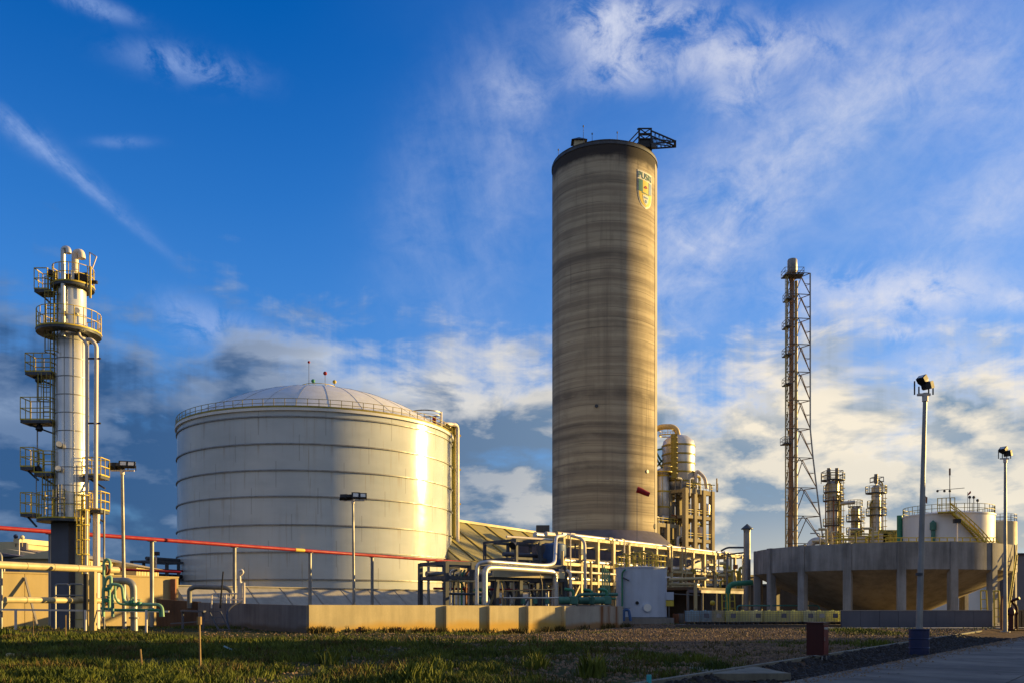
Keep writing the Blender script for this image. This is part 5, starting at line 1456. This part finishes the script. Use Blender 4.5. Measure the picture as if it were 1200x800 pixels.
for k in range(13): m.beam(wr(a0_ + (a1_ - a0_) * k / 12, zw - (zw - 7.6) * k / 12, 1.02), wr(a0_ + (a1_ - a0_) * k / 12, zw - (zw - 7.6) * k / 12 + 1.1, 1.02), .06)
m.build('handrail', 'yellow', st)
m = MB().box(wr(-2, zw - .1, .6), (2.0, 1.4, .15), wa)
for k in range(5):
    q = wr(-2, zw, .6) + V(math.cos(wa), math.sin(wa), 0) * (-1.0 + .5 * k); m.beam(q + V(math.sin(wa), -math.cos(wa), 0) * .65, q + V(math.sin(wa), -math.cos(wa), 0) * .65 + V(0, 0, 1.7), .08)
for z in (.8, 1.7): m.box(wr(-2, zw + z, 1.28), (2.1, .08, .08), wa)
m.build('landing', 'yellow', t)
mp = MB().pipe([wr(-17, 6.5, .3), wr(-17, zw - 1.9, .3)], .26, 12); v = mp.build('green_pipe', 'teal', t)
MB().lathe([(.05, -.7), (.42, -.55), (.42, .35), (.05, .7)], wr(-17, zw - 1.7, .35), 14).build('valve', 'teal', v)
MB().pipe([wr(-86, 4, .35), wr(-86, zw + .3, .35)], .38, 12).build('green_riser', 'green', t)
m = MB().tube(wr(2, zw, .2), wr(2, zw + 5.5, .2), .06, n=6); m.beam(wr(2, zw + 2.8, .2) + V(-1.6, 0, 0), wr(2, zw + 2.8, .2) + V(1.9, 0, .3), .07)
ms = m.build('vane_mast', 'grey_steel', t)
for ox in (-1.6, -.7, 0): MB().sphere(wr(2, zw + 2.7, .2) + V(ox, 0, 0), .17, 8, 6).build('wind_cup', 'black', ms)
MB().box(wr(2, zw + 5.2, .2), (.2, .1, .9)).build('vane', 'rust_red', ms)
for a_, h in ((28, 1.9), (34, 1.9), (40, 1.5)):
    m = MB().tube(wr(a_, zw, -.3), wr(a_, zw + h, -.3), .05, n=5).sphere(wr(a_, zw + h, -.3), .2, 8, 6); m.build('breather', 'dark_steel', t)
t = thing('flag', 'small red flag on a thin mast above the white tank with stairs', 'flag', P(1135, 600, 121))
MB().tube(P(1134, 606, 121), P(1134, 576, 121), .035, n=5).build('mast', 'galvanised', t)
MB().poly([P(1133.5, 579, 121), P(1137.5, 574.5, 121), P(1138, 577, 121), P(1134.5, 580, 121)], .05).build('cloth', 'red', t)
t = thing('banner', 'small red banner hanging near the tallest lamp post, left of the white tank', 'flag', P(1085.5, 600, 121))
MB().tube(P(1084.5, 606, 121), P(1084.5, 580, 121), .035, n=5).build('mast', 'galvanised', t)
MB().poly([P(1084.5, 581, 121), P(1087, 582, 121), P(1086.5, 590, 121), P(1085, 588, 121)], .05).build('cloth', 'rust_red', t)

YC = V(X(1172, 138), 138, 0); YR = 20 / F * 138 * .88
t = thing('cream_tank', 'cream cylindrical tank behind the right lamp post, right of the white tank', 'tank', YC); ya = -math.atan2(YC.x, YC.y)
zy = Z(610, 136)
MB().lathe([(YR, 0), (YR, zy), (.02, zy + .4)], YC, 48).build('shell', 'cream', t)
def yr(a_, z, k=0.0): return V(YC.x + (YR + k) * math.sin(ya + R(a_)), YC.y - (YR + k) * math.cos(ya + R(a_)), z)
m = MB()
for k in range(18): m.beam(yr(k * 20, zy, -.05), yr(k * 20, zy + 1.1, -.05), .06)
for z in (.55, 1.1): m.ring((YC.x, YC.y, zy + z), YR - .08, .06, .06, 48)
m.build('railing', 'grey_steel', t)
m = MB()
for k in range(30): m.beam(yr(-40 + 3.2 * k, 13.5 - .28 * k, .05), yr(-40 + 3.2 * k, 13.5 - .28 * k, 1.0), .32, .06)
for off, kk in ((0, 1.02), (1.1, 1.02), (.6, 1.02), (0, .08)): m.pipe([yr(-40 + 8 * k, 13.5 - .7 * k + off, kk) for k in range(13)], .09, 6)
m.build('stair', 'yellow', t)

# grey building at the right edge
t = thing('grey_building', 'plain grey building cut by the right edge behind the lamp post', 'building', (48, 84, 0))
MB().box((79.0, 124.0, 4.2), (30, 18, 8.3)).build('wall', 'grey_clad', t)
MB().box((79.0, 124.0, 8.46), (30.6, 18.6, .2)).build('roof', 'dark_roof', t)
t = thing('shade_block', 'unseen block added outside the right edge to shade the road', 'building', (64, 44, 0))  # building added out of view, shaped to shade the foreground
MB().box((66, 36, 5.2), (18, 21, 10.4)).build('wall', 'grey_clad', t)
MB().box((66, 36, 10.52), (19, 21.6, .22)).build('roof', 'dark_roof', t)
MB().box((66, 52.2, 7), (18, 11, 14)).build('tall_shade_block', 'grey_clad', t)  # taller part added to carry the shade further left
MB().box((66, 52.2, 14.12), (19, 11.8, .22)).build('roof', 'dark_roof', t)

t = thing('storage_shed', 'long dark shed seen between the columns under the basin', 'building', (50, 125, 0))
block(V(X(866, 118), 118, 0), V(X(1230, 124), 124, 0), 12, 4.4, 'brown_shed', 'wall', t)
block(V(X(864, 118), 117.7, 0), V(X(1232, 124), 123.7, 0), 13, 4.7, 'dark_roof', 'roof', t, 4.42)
# yellow access frames, red hydrant, far right bits
t = thing('access_stair', 'narrow yellow steel stair climbing beside the basin behind the right lamp post', 'stairs', P(1183, 712, 78))
m = MB()
for s_ in (0, .8): m.beam(P(1181, 725, 77 + s_), P(1192, 650, 80 + s_), .12)
for k in range(14): m.beam(P(1181 + 11 * k / 14, 725 - 75 * k / 14, 77 + 3 * k / 14), P(1181 + 11 * k / 14, 725 - 75 * k / 14, 77.8 + 3 * k / 14), .25, .05)
m.build('flight', 'yellow_dark', t)
m = MB()
for s_ in (0, .8):
    m.beam(P(1181, 712, 77 + s_), P(1192, 637, 80 + s_), .06)
    for k in range(8): m.beam(P(1181 + 11 * k / 8, 725 - 75 * k / 8, 77 + 3 * k / 8 + s_), P(1181 + 11 * k / 8, 712 - 75 * k / 8, 77 + 3 * k / 8 + s_), .05)
m.build('handrail', 'yellow', t)
fr = None
for k, (px, d, lab) in enumerate(((1154, 71.5, 'yellow tube frame behind the low grey wall, left of the basin stair'), (1169, 72.5, 'yellow tube frame close left of the right lamp post'),
                                  (850, 88, 'yellow tube frame standing behind the container row, left one'), (859, 89, 'yellow tube frame behind the container row, beside the green pipe'))):
    c = V(X(px, d), d, 0)
    if fr is None:
        fr = thing('tube_frame', lab, 'frame', c, 0, 'yellow tube frames')
        m = MB()
        for s_ in (-.28, .28): m.tube(c + V(s_, 0, 0), c + V(s_ * .8 - .1, 0, 2.9), .06, n=8)
        m.tube(c + V(-.32, 0, 2.9), c + V(.14, 0, 2.9), .06, n=8); m.build('uprights', 'yellow', fr)
        m = MB()
        for z in (.8, 1.5, 2.2): m.tube(c + V(-.3, 0, z), c + V(.24, 0, z), .035, n=6)
        m.build('rungs', 'yellow', fr)
    else: copy_thing(fr, c, R(-12 if k > 1 else 8), lab)
c = V(X(1185, 62), 62, 0)
t = thing('hydrant', 'dark red fire hydrant at the foot of the right lamp post', 'hydrant', c)
MB().lathe([(.3, 0), (.3, .06), (.17, .08), (.17, 1.0), (.24, 1.05), (.24, 1.3), (.16, 1.5), (.02, 1.6)], c, 20).build('barrel', 'dark_red', t)
for s_ in (-1, 1): MB().tube(c + V(s_ * .15, 0, 1.15), c + V(s_ * .42, 0, 1.15), .12, n=12).build('outlet', 'dark_red', t)
MB().pipe([c + V(-.5, .3, 0), c + V(-.5, .3, 2.3), c + V(-.1, .3, 2.3)], .09, 8, .2).build('riser', 'rust_red', t)
MB().pipe([c + V(.5, .2, 0), c + V(.5, .2, 1.6), c + V(.1, .2, 2.0), c + V(.4, -.3, 2.2)], .1, 8, .2).build('monitor_nozzle', 'dark_red', t)
t = thing('white_pallets', 'pale slatted crates at the right edge behind the hydrant', 'crate', P(1196, 735, 66))
m = MB()
for k in range(5): m.box((X(1191, 66) + .22 * k, 66, .7), (.15, 1.0, 1.2))
m.box((X(1191, 66) + .45, 66.1, 1.34), (1.1, 1.1, .08)); m.build('slats', 'wood', t)

# ------------------------------------------------------------------ stub chimney, green pipe, canopy
c = V(X(875.5, 97), 97, 0)
t = thing('vent_chimney', 'short grey round chimney with a conical rain cap left of the basin', 'chimney', c)
MB().lathe([(.37, 0), (.37, Z(619.5, 97))], c, 24).build('stack', 'galvanised', t)
z = Z(618, 97)
MB().lathe([(.64, z - .15), (.64, z - .08), (.02, z + .45)], c, 24).build('rain_cap', 'dark_steel', t)
m = MB()
for k in range(4): aa = k * PI / 2 + .4; m.beam(c + V(.4 * math.cos(aa), .4 * math.sin(aa), z - .5), c + V(.5 * math.cos(aa), .5 * math.sin(aa), z - .08), .05)
m.build('cap_stay', 'dark_steel', t)
t = thing('green_duct', 'thick dark green pipe bending down behind the container row', 'pipe', P(853, 712, 92))
MB().pipe([P(853, 722, 92), P(853, 684, 92), P(882, 682, 92)], .28, 16, .8).build('pipe', 'green', t)
m = MB().tube(P(853, 700, 92), P(853, 699, 92), .38, n=16); m.build('flange', 'green', t)
t = thing('teal_railing', 'low teal handrail behind the container row, left of the basin columns', 'railing', P(880, 712, 86))
MB().pipe([P(864, 716, 86), P(864, 709, 86), P(960, 709, 86), P(960, 716, 86)], .07, 8, .3).build('rail', 'teal', t)
t = thing('canopy', 'low dark brown canopy on posts behind the container row', 'canopy', P(840, 712, 100))
q0 = P(806, 712, 95); q1 = P(872, 712, 104)
q0.z = q1.z = 0
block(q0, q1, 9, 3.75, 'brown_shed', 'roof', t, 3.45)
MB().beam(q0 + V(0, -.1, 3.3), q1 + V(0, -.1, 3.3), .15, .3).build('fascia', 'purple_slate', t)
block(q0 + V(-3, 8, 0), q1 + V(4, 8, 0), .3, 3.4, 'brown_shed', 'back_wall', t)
for k in range(5):
    a = q0 + (q1 - q0) * (k / 4.2); MB().tube(a, a + V(0, 0, 3.3), .14, n=8).build('post', 'grey_steel', t)
t = thing('signal_post', 'grey post with a cross arm in front of the dark canopy', 'post', P(815, 712, 88))
MB().beam(V(X(815, 88), 88, 0), P(815, 682, 88), .3, .3).build('post', 'tan_steel', t)
run([(784, 678.5), (828, 677)], .16, 'beige_pipe', t, 88, 0, 10, 'cross_pipe'); run([(784, 684), (815, 684)], .13, 'tan_steel', t, 88, 0, 10, 'cross_pipe')
run([(784, 695), (820, 697)], .06, 'grey_steel', t, 89, 0, 6, 'cross_pipe')
o = MB().sphere(P(835, 706, 94), .28, 12, 8).build('round_gauge', 'yellow'); tag(o, 'small round yellow gauge in the dark under the canopy', 'gauge')
MB().tube(P(835, 706, 94), V(X(835, 94), 94, 0), .04, n=6).build('stem', 'grey_steel', o)
t = thing('yellow_machine', 'yellow pipe machinery at the right end of the long rack by the chimney', 'machinery', P(862, 712, 110)); rnd = random.Random(12)
for k in range(12):
    px = rnd.uniform(845, 872); z1 = Z(rnd.uniform(645, 680), 110)
    MB().pipe([V(X(px, 110), 110 + k * .3, 0), V(X(px, 110), 110 + k * .3, z1), V(X(px, 110) + rnd.uniform(-1, 1), 110 + k * .3, z1)], rnd.uniform(.1, .25), 8, .3).build('pipe', rnd.choice(('yellow_dark', 'beige_pipe', 'grey_steel', 'yellow')), t)
MB().pipe([P(845, 645, 112), P(852, 641, 112), P(872, 641, 112)], .12, 8, .5).build('top_rail', 'dark_steel', t)
MB().pipe([P(845, 650, 112), P(872, 647, 112)], .1, 8, .5).build('top_rail', 'dark_steel', t)
t = thing('round_duct', 'low curved grey duct seen above the basin rim beside the flare stack', 'duct', P(955, 640, 135))
MB().pipe([P(946, 650, 135), P(951, 633, 135), P(966, 633, 135), P(970, 650, 135)], .55, 14, 1.2).build('duct', 'silver_far', t)

# ------------------------------------------------------------------ process structure right of the tower
dS = 196.0
def SP(px, py, dd=0): return V(X(px, dS + dd), dS + dd, Z(py, dS + dd))
t = thing('process_structure', 'multi level concrete process frame standing right of the tall tower', 'structure', SP(812, 712))
rr = R(42)
e1 = V(math.cos(rr), math.sin(rr), 0); e2_ = V(-math.sin(rr), math.cos(rr), 0)
O = SP(803, 712, -6); O.z = 0
lev = [6.5, 11.5, 16.0, 21.0, 26.5]
for i in range(4):
    for j in range(3):
        q = O + e1 * (i * 3.15) + e2_ * (j * 4.2)
        zt_ = 27.0 if i else 27.0
        MB().box((q.x, q.y, zt_ / 2), (.95, .95, zt_), rr).build('column', 'frame_concrete', t)
for z in lev:
    for j in range(3):
        a = O + e2_ * (4.2 * j) + V(0, 0, z); MB().beam(a, a + e1 * 9.45, .6, .95 if z > 26 else .7).build('beam', 'frame_concrete', t)
    for i in range(4):
        a = O + e1 * (3.15 * i) + V(0, 0, z - .02); MB().beam(a, a + e2_ * 8.4, .5, .66).build('beam', 'frame_concrete', t)
    m = MB(); c = O + e1 * 4.7 + e2_ * 4.2; m.box((c.x, c.y, z + .28), (9.2, 8.2, .12), rr)
    if z != 11.5: m.build('floor', 'grey_steel', t)
    m = MB()
    for k in range(9):
        a = O + e1 * (9.45 * k / 8) - e2_ * .3 + V(0, 0, z + .4); m.beam(a, a + V(0, 0, 1.1), .07)
    for zz in (.6, 1.1): m.beam(O - e2_ * .3 + V(0, 0, z + .4 + zz), O + e1 * 9.45 - e2_ * .3 + V(0, 0, z + .4 + zz), .08)
    m.build('railing', 'yellow', t)
rnd = random.Random(9)
for k in range(34):
    z = rnd.choice(lev); a = O + e1 * rnd.uniform(-.2, 9.6) + e2_ * rnd.uniform(-.6, 6)
    h = rnd.uniform(2, 6); w = rnd.uniform(-2.2, 2.2)
    MB().pipe([a + V(0, 0, z - h * .3), a + V(0, 0, z + h * .7), a + e1 * w + V(0, 0, z + h * .7)], rnd.uniform(.1, .32), 8, .6).build('pipe', rnd.choice(('silver', 'white_pipe', 'beige_pipe', 'yellow_dark', 'rust_red', 'galvanised')), t)
for k in range(9):
    z = lev[k % 4]; a = O + e1 * rnd.uniform(.8, 8.6) + e2_ * rnd.uniform(.4, 3)
    MB().lathe([(.02, 0), (.8, .3), (.8, 2.4), (.02, 2.8)], (a.x, a.y, z + .6), 14).build('vessel', rnd.choice(('silver', 'white_pipe', 'beige_pipe')), t)
# lower wing to the left
O2 = SP(770, 712, -10); O2.z = 0
for i in range(3):
    for j in range(2):
        q = O2 + e1 * (i * 3.3) + e2_ * (j * 5); MB().box((q.x, q.y, 9.6), (.85, .85, 19.2), rr).build('column', 'frame_concrete', t)
for z in (9.5, 14.2, 18.8):
    for j in range(2): a = O2 + e2_ * (5 * j) + V(0, 0, z); MB().beam(a, a + e1 * 6.6, .5, .75).build('beam', 'frame_concrete', t)
    m = MB(); c = O2 + e1 * 3.3 + e2_ * 2.5; m.box((c.x, c.y, z + .42), (6.6, 5, .1), rr); m.build('floor', 'grey_steel', t)
    m = MB()
    for k in range(7): a = O2 + e1 * (6.6 * k / 6) - e2_ * .2 + V(0, 0, z + .45); m.beam(a, a + V(0, 0, 1.1), .07)
    for zz in (.6, 1.1): m.beam(O2 - e2_ * .2 + V(0, 0, z + .45 + zz), O2 + e1 * 6.6 - e2_ * .2 + V(0, 0, z + .45 + zz), .08)
    m.build('railing', 'yellow', t)
rnd = random.Random(19)
for k in range(14):
    z = rnd.choice((9.5, 14.2, 18.8)); a = O2 + e1 * rnd.uniform(0, 7) + e2_ * rnd.uniform(-.5, 3); h = rnd.uniform(2, 5)
    MB().pipe([a + V(0, 0, z - h * .4), a + V(0, 0, z + h * .6), a + e1 * rnd.uniform(-2, 2) + V(0, 0, z + h * .6)], rnd.uniform(.12, .35), 8, .6).build('pipe', rnd.choice(('silver', 'white_pipe', 'beige_pipe', 'rust_red')), t)
# big vessel on the frame
c = SP(795, 712, 0); c.z = 0; rv = 19 / F * dS
t = thing('silver_vessel', 'large silver domed vessel with hoops on top of the process frame', 'vessel', (c.x, c.y, 27))
z0, z1 = Z(567, dS), Z(523, dS)
MB().lathe([(rv * .45, z0 - 2.5), (rv * .9, z0 - .6), (rv, z0), (rv, z1), (rv * .92, z1 + 1.2), (rv * .6, z1 + 2.2), (.02, z1 + 2.7)], c, 48).build('shell', 'silver', t)
m = MB()
for z in np.linspace(z0 + .4, z1, 5): m.ring((c.x, c.y, z), rv + .01, .10, .35, 48)
m.build('hoop', 'yellow_dark', t)
m = MB(); q = SP(790, 560, -rv - .6); m.beam(q, SP(790, 508, -rv - .6), 1.3, .5)
for py in range(512, 566, 6): m.ring(tuple(SP(790, py, -rv - 1.0)), .7, .08, .12, 10)
m.build('caged_ladder', 'yellow_dark', t)
MB().pipe([SP(768, 503, 2), SP(774, 499.5), SP(788, 499.5), SP(793, 503), SP(795, 512)], .6, 14, 1.6).build('vapour_duct', 'beige_pipe', t)
m = MB(); cq = (SP(781, 510).x, dS, Z(510, dS)); m.ring(cq, 1.5, .15, .2, 16); m.ring((cq[0], cq[1], cq[2] + 1.1), 1.55, .08, .08, 16)
for k in range(8): m.beam((cq[0] + 1.6 * math.sin(k * .785), cq[1] + 1.6 * math.cos(k * .785), cq[2]), (cq[0] + 1.6 * math.sin(k * .785), cq[1] + 1.6 * math.cos(k * .785), cq[2] + 1.1), .08)
m.build('top_platform', 'yellow', t)
c = SP(775, 712, -3); c.z = 0; r_ = 9 / F * dS
t = thing('slim_vessel', 'slim silver vessel standing between the tower and the large domed vessel', 'vessel', (c.x, c.y, 19))
MB().lathe([(r_ * .7, Z(612, dS)), (r_, Z(608, dS)), (r_, Z(558, dS)), (r_ * .5, Z(552, dS)), (.02, Z(550, dS))], c, 28).build('shell', 'silver', t)
m = MB()
for py in (560, 578, 596): m.ring((c.x, c.y, Z(py, dS)), r_ + .01, .1, .3, 28)
m.ring((c.x, c.y, Z(556, dS)), r_, 1.0, .2, 28); m.ring((c.x, c.y, Z(550, dS)), r_ + .9, .1, .1, 28)
for k in range(10): m.beam((c.x + (r_ + .95) * math.sin(k * .628), c.y + (r_ + .95) * math.cos(k * .628), Z(556, dS)), (c.x + (r_ + .95) * math.sin(k * .628), c.y + (r_ + .95) * math.cos(k * .628), Z(550, dS)), .08)
m.beam((c.x, c.y - r_ - .06, Z(597, dS)), (c.x, c.y - r_ - .06, Z(556, dS)), .1)
m.build('platform', 'yellow', t)
t = thing('support_truss', 'teal steel struts beside the large silver vessel', 'struts', SP(770, 545))
for a, b in (((768, 527), (778, 525)), ((768, 528), (775, 540)), ((768, 548), (777, 538)), ((768, 535), (776, 548))): MB().beam(SP(*a), SP(*b), .35).build('strut', 'teal', t)
t = thing('roof_pipes', 'loop of pale pipes and small valves on the top right of the process frame', 'pipework', SP(825, 575))
run([(815, 572), (815, 556), (817, 551), (826, 559), (828, 572)], .38, 'white_pipe', t, dS - 2, 1.0, 10)
for px, py in ((812, 558), (814, 566), (819, 567), (832, 566), (840, 560)): run([(px, 574), (px, py)], .16, 'beige_pipe', t, dS - 3, 0, 8, 'stub')
run([(812, 566), (838, 568)], .1, 'yellow', t, dS - 4, 0, 6, 'rail')
MB().beam(SP(840.5, 576, -2), SP(840.5, 566, -2), .35).build('stub', 'galvanised', t)

# ------------------------------------------------------------------ warehouse with sloping roof
ra = V(X(478, 136), 136, 0); rb = V(X(668, 172), 172, 0); e = (rb - ra).normalized(); n = V(e.y, -e.x, 0)
zr0, zr1 = Z(602.5, 136), Z(630.5, 172); run_ = 10.5; drop = 7.2
t = thing('warehouse', 'big warehouse with a grey sloping roof and yellow strips, right of the huge tank', 'warehouse', ra)
a0_, b0_ = ra + V(0, 0, zr0), rb + V(0, 0, zr1); a1_, b1_ = ra + n * run_ + V(0, 0, zr0 - drop), rb + n * run_ + V(0, 0, zr1 - drop)
MB().poly([a0_, a1_, b1_, b0_], -.15).build('roof', 'roof_grey', t)
sn = (a1_ - a0_).cross(b0_ - a0_).normalized()
for k in range(8):
    u = .08 + k * .115; p0_ = a0_.lerp(b0_, u); p1_ = a1_.lerp(b1_, u)
    up = sn if sn.z > 0 else -sn
    MB().beam(p0_ + up * .165, p1_ + up * .165, .75, .03, up=up).build('roof_strip', 'skylight', t)
MB().beam(a0_ + V(0, 0, .2), b0_ + V(0, 0, .2), .6, .4).build('ridge_cap', 'cream', t)
block(ra + n * (run_ - .6), rb + n * (run_ - .6), .4, zr1 - drop - .3, 'beige_clad', 'wall', t)
MB().poly([ra - n * run_ + V(0, 0, zr0 - drop), a0_, b0_, rb - n * run_ + V(0, 0, zr1 - drop)], .15).build('roof', 'roof_grey', t)
block(ra - n * (run_ - .6), rb - n * (run_ - .6), .4, zr1 - drop - .3, 'beige_clad', 'wall', t)
MB().poly([V(ra.x, ra.y, 0), V((ra + n * run_).x, (ra + n * run_).y, 0), a1_ - V(0, 0, .3), a0_ - V(0, 0, .3), ra - n * run_ + V(0, 0, zr0 - drop - .3), ra - n * run_], .2).build('gable', 'beige_clad', t)

# ------------------------------------------------------------------ buildings at the far left
dB = 98.0
def LB(px, py, d=dB): return P(px, py, d)
t = thing('control_building', 'flat roofed beige building with a grey end at the far left', 'building', LB(40, 712))
q0 = LB(22, 712); q1 = V(X(80, 106), 106, 0); q0.z = 0
block(q0, q1, 9, Z(634, dB), 'beige_clad', 'wall', t)
block(q0 + V(.0, -.15, 0), q1 + V(.5, -.25, 0), .6, Z(634, dB) + .35, 'cream', 'parapet', t, Z(634, dB) - .2)
w = V(-8, 3, 0)
MB().box((X(19.3, dB), dB + 2, Z(635, dB) / 2), (.6, 4, Z(635, dB)), R(20)).build('end_wall', 'purple_slate', t)
e_ = (q1 - q0).normalized(); nn_ = V(e_.y, -e_.x, 0)
MB()._add([q0 + V(0, 0, Z(643, dB)), q1 + V(0, 0, Z(643, dB)), q1 + nn_ * 2.6 + V(0, 0, Z(648.5, dB)), q0 + nn_ * 2.6 + V(0, 0, Z(648.5, dB)),
           q0 + V(0, 0, Z(642, dB)), q1 + V(0, 0, Z(642, dB)), q1 + nn_ * 2.6 + V(0, 0, Z(647.5, dB)), q0 + nn_ * 2.6 + V(0, 0, Z(647.5, dB))],
          [(3, 2, 1, 0), (4, 5, 6, 7), (0, 1, 5, 4), (1, 2, 6, 5), (2, 3, 7, 6), (3, 0, 4, 7)]).build('canopy', 'purple_slate', t)
for k in range(3): MB().beam(LB(11, 640 + 2.2 * k, 99), LB(18, 640 + 2.2 * k, 99), .4, .18).build('louvre', 'dark_steel', t)
for px, py in ((18.5, 628), (26, 629)):
    m = MB().tube(LB(px, 640), LB(px, py), .04, n=5).sphere(LB(px, py), .25, 8, 6); m.build('beacon', 'navy' if px < 20 else 'cream', t)
MB().tube(LB(22.5, 690, 92), LB(22.5, 632, 92), .06, n=6).build('pole', 'white_pipe', t)
def shed(px0, px1, d0, d1, zt_, roof_drop, wall, roof, lab, n_strip=8, depth=6.5):
    q0, q1 = V(X(px0, d0), d0, 0), V(X(px1, d1), d1, 0); e_ = (q1 - q0).normalized(); w = V(-e_.y, e_.x, 0)
    t = thing('shed', lab, 'shed', q0, 0, 'sheds at the far left')
    L_ = (q1 - q0).length
    block(q0, q1, depth, zt_, wall, 'wall', t)
    c0, c1 = q0 - e_ * .5 + w * depth / 2, q1 + e_ * .5 + w * depth / 2
    f0, f1, b0, b1 = q0 - e_ * .5 - w * .6, q1 + e_ * .5 - w * .6, q0 - e_ * .5 + w * (depth + .6), q1 + e_ * .5 + w * (depth + .6)
    Zv = lambda v, z: V(v.x, v.y, z)
    MB()._add([Zv(f0, zt_), Zv(f1, zt_), Zv(c1, zt_ + roof_drop), Zv(c0, zt_ + roof_drop), Zv(b0, zt_), Zv(b1, zt_), Zv(f0, zt_ + .01), Zv(f1, zt_ + .01)],
              [(0, 1, 2, 3), (3, 2, 5, 4), (0, 3, 4), (1, 5, 2), (0, 4, 5, 1)]).build('roof', roof, t)
    for k in range(n_strip):
        a = q0 + e_ * (L_ * (k + .5) / n_strip) - w * .04; MB().beam(a + V(0, 0, .3), a + V(0, 0, zt_ - .2), .10, .06, up=w).build('cladding_rib', 'cream', t)
    return t
shed(24, 48, 91, 93, Z(652, 92), .5, 'grey_clad', 'purple_slate', 'grey fronted shed below the flat roofed beige building')
shed(47, 96, 93, 103, Z(652, 95), .7, 'beige_clad', 'cream', 'cream shed with a ribbed wall beside the process column')
shed(102, 158, 90, 104, Z(657, 94), .9, 'beige_clad', 'cream', 'long cream gabled shed seen right of the process column')
shed(160, 186, 98, 106, Z(664, 99), .8, 'beige_clad', 'cream', 'smallest cream shed, left of the distant dark pipe rack')
rack('distant_pipe_rack', 'distant dark pipe rack between the cream sheds and the huge tank', 'pipe rack', V(X(182, 118), 118, 0), V(X(222, 124), 124, 0), 4, [5.4, 7.7], 4, 'dark_steel',
     [(.5, 5.8, .3, 'black'), (1.5, 8.1, .25, 'dark_steel'), (.2, 6.6, .14, 'red')], .3, braces=False)
t = thing('second_red_pipe', 'second thin red pipe running low above the beige wall at the left', 'pipeline', (X(0, 84), 84, 0))
MB().tube(V(X(-20, 84), 84, Z(659, 84)), V(X(212, 90), 90, Z(670, 90)), .13, n=10).build('pipe', 'red', t)
for u in (.1, .35, .6, .85):
    q = V(X(-20, 84), 84, Z(659, 84)).lerp(V(X(212, 90), 90, Z(670, 90)), u); MB().tube((q.x, q.y, 0), (q.x, q.y, q.z - .1), .1, n=8).build('post', 'galvanised', t)
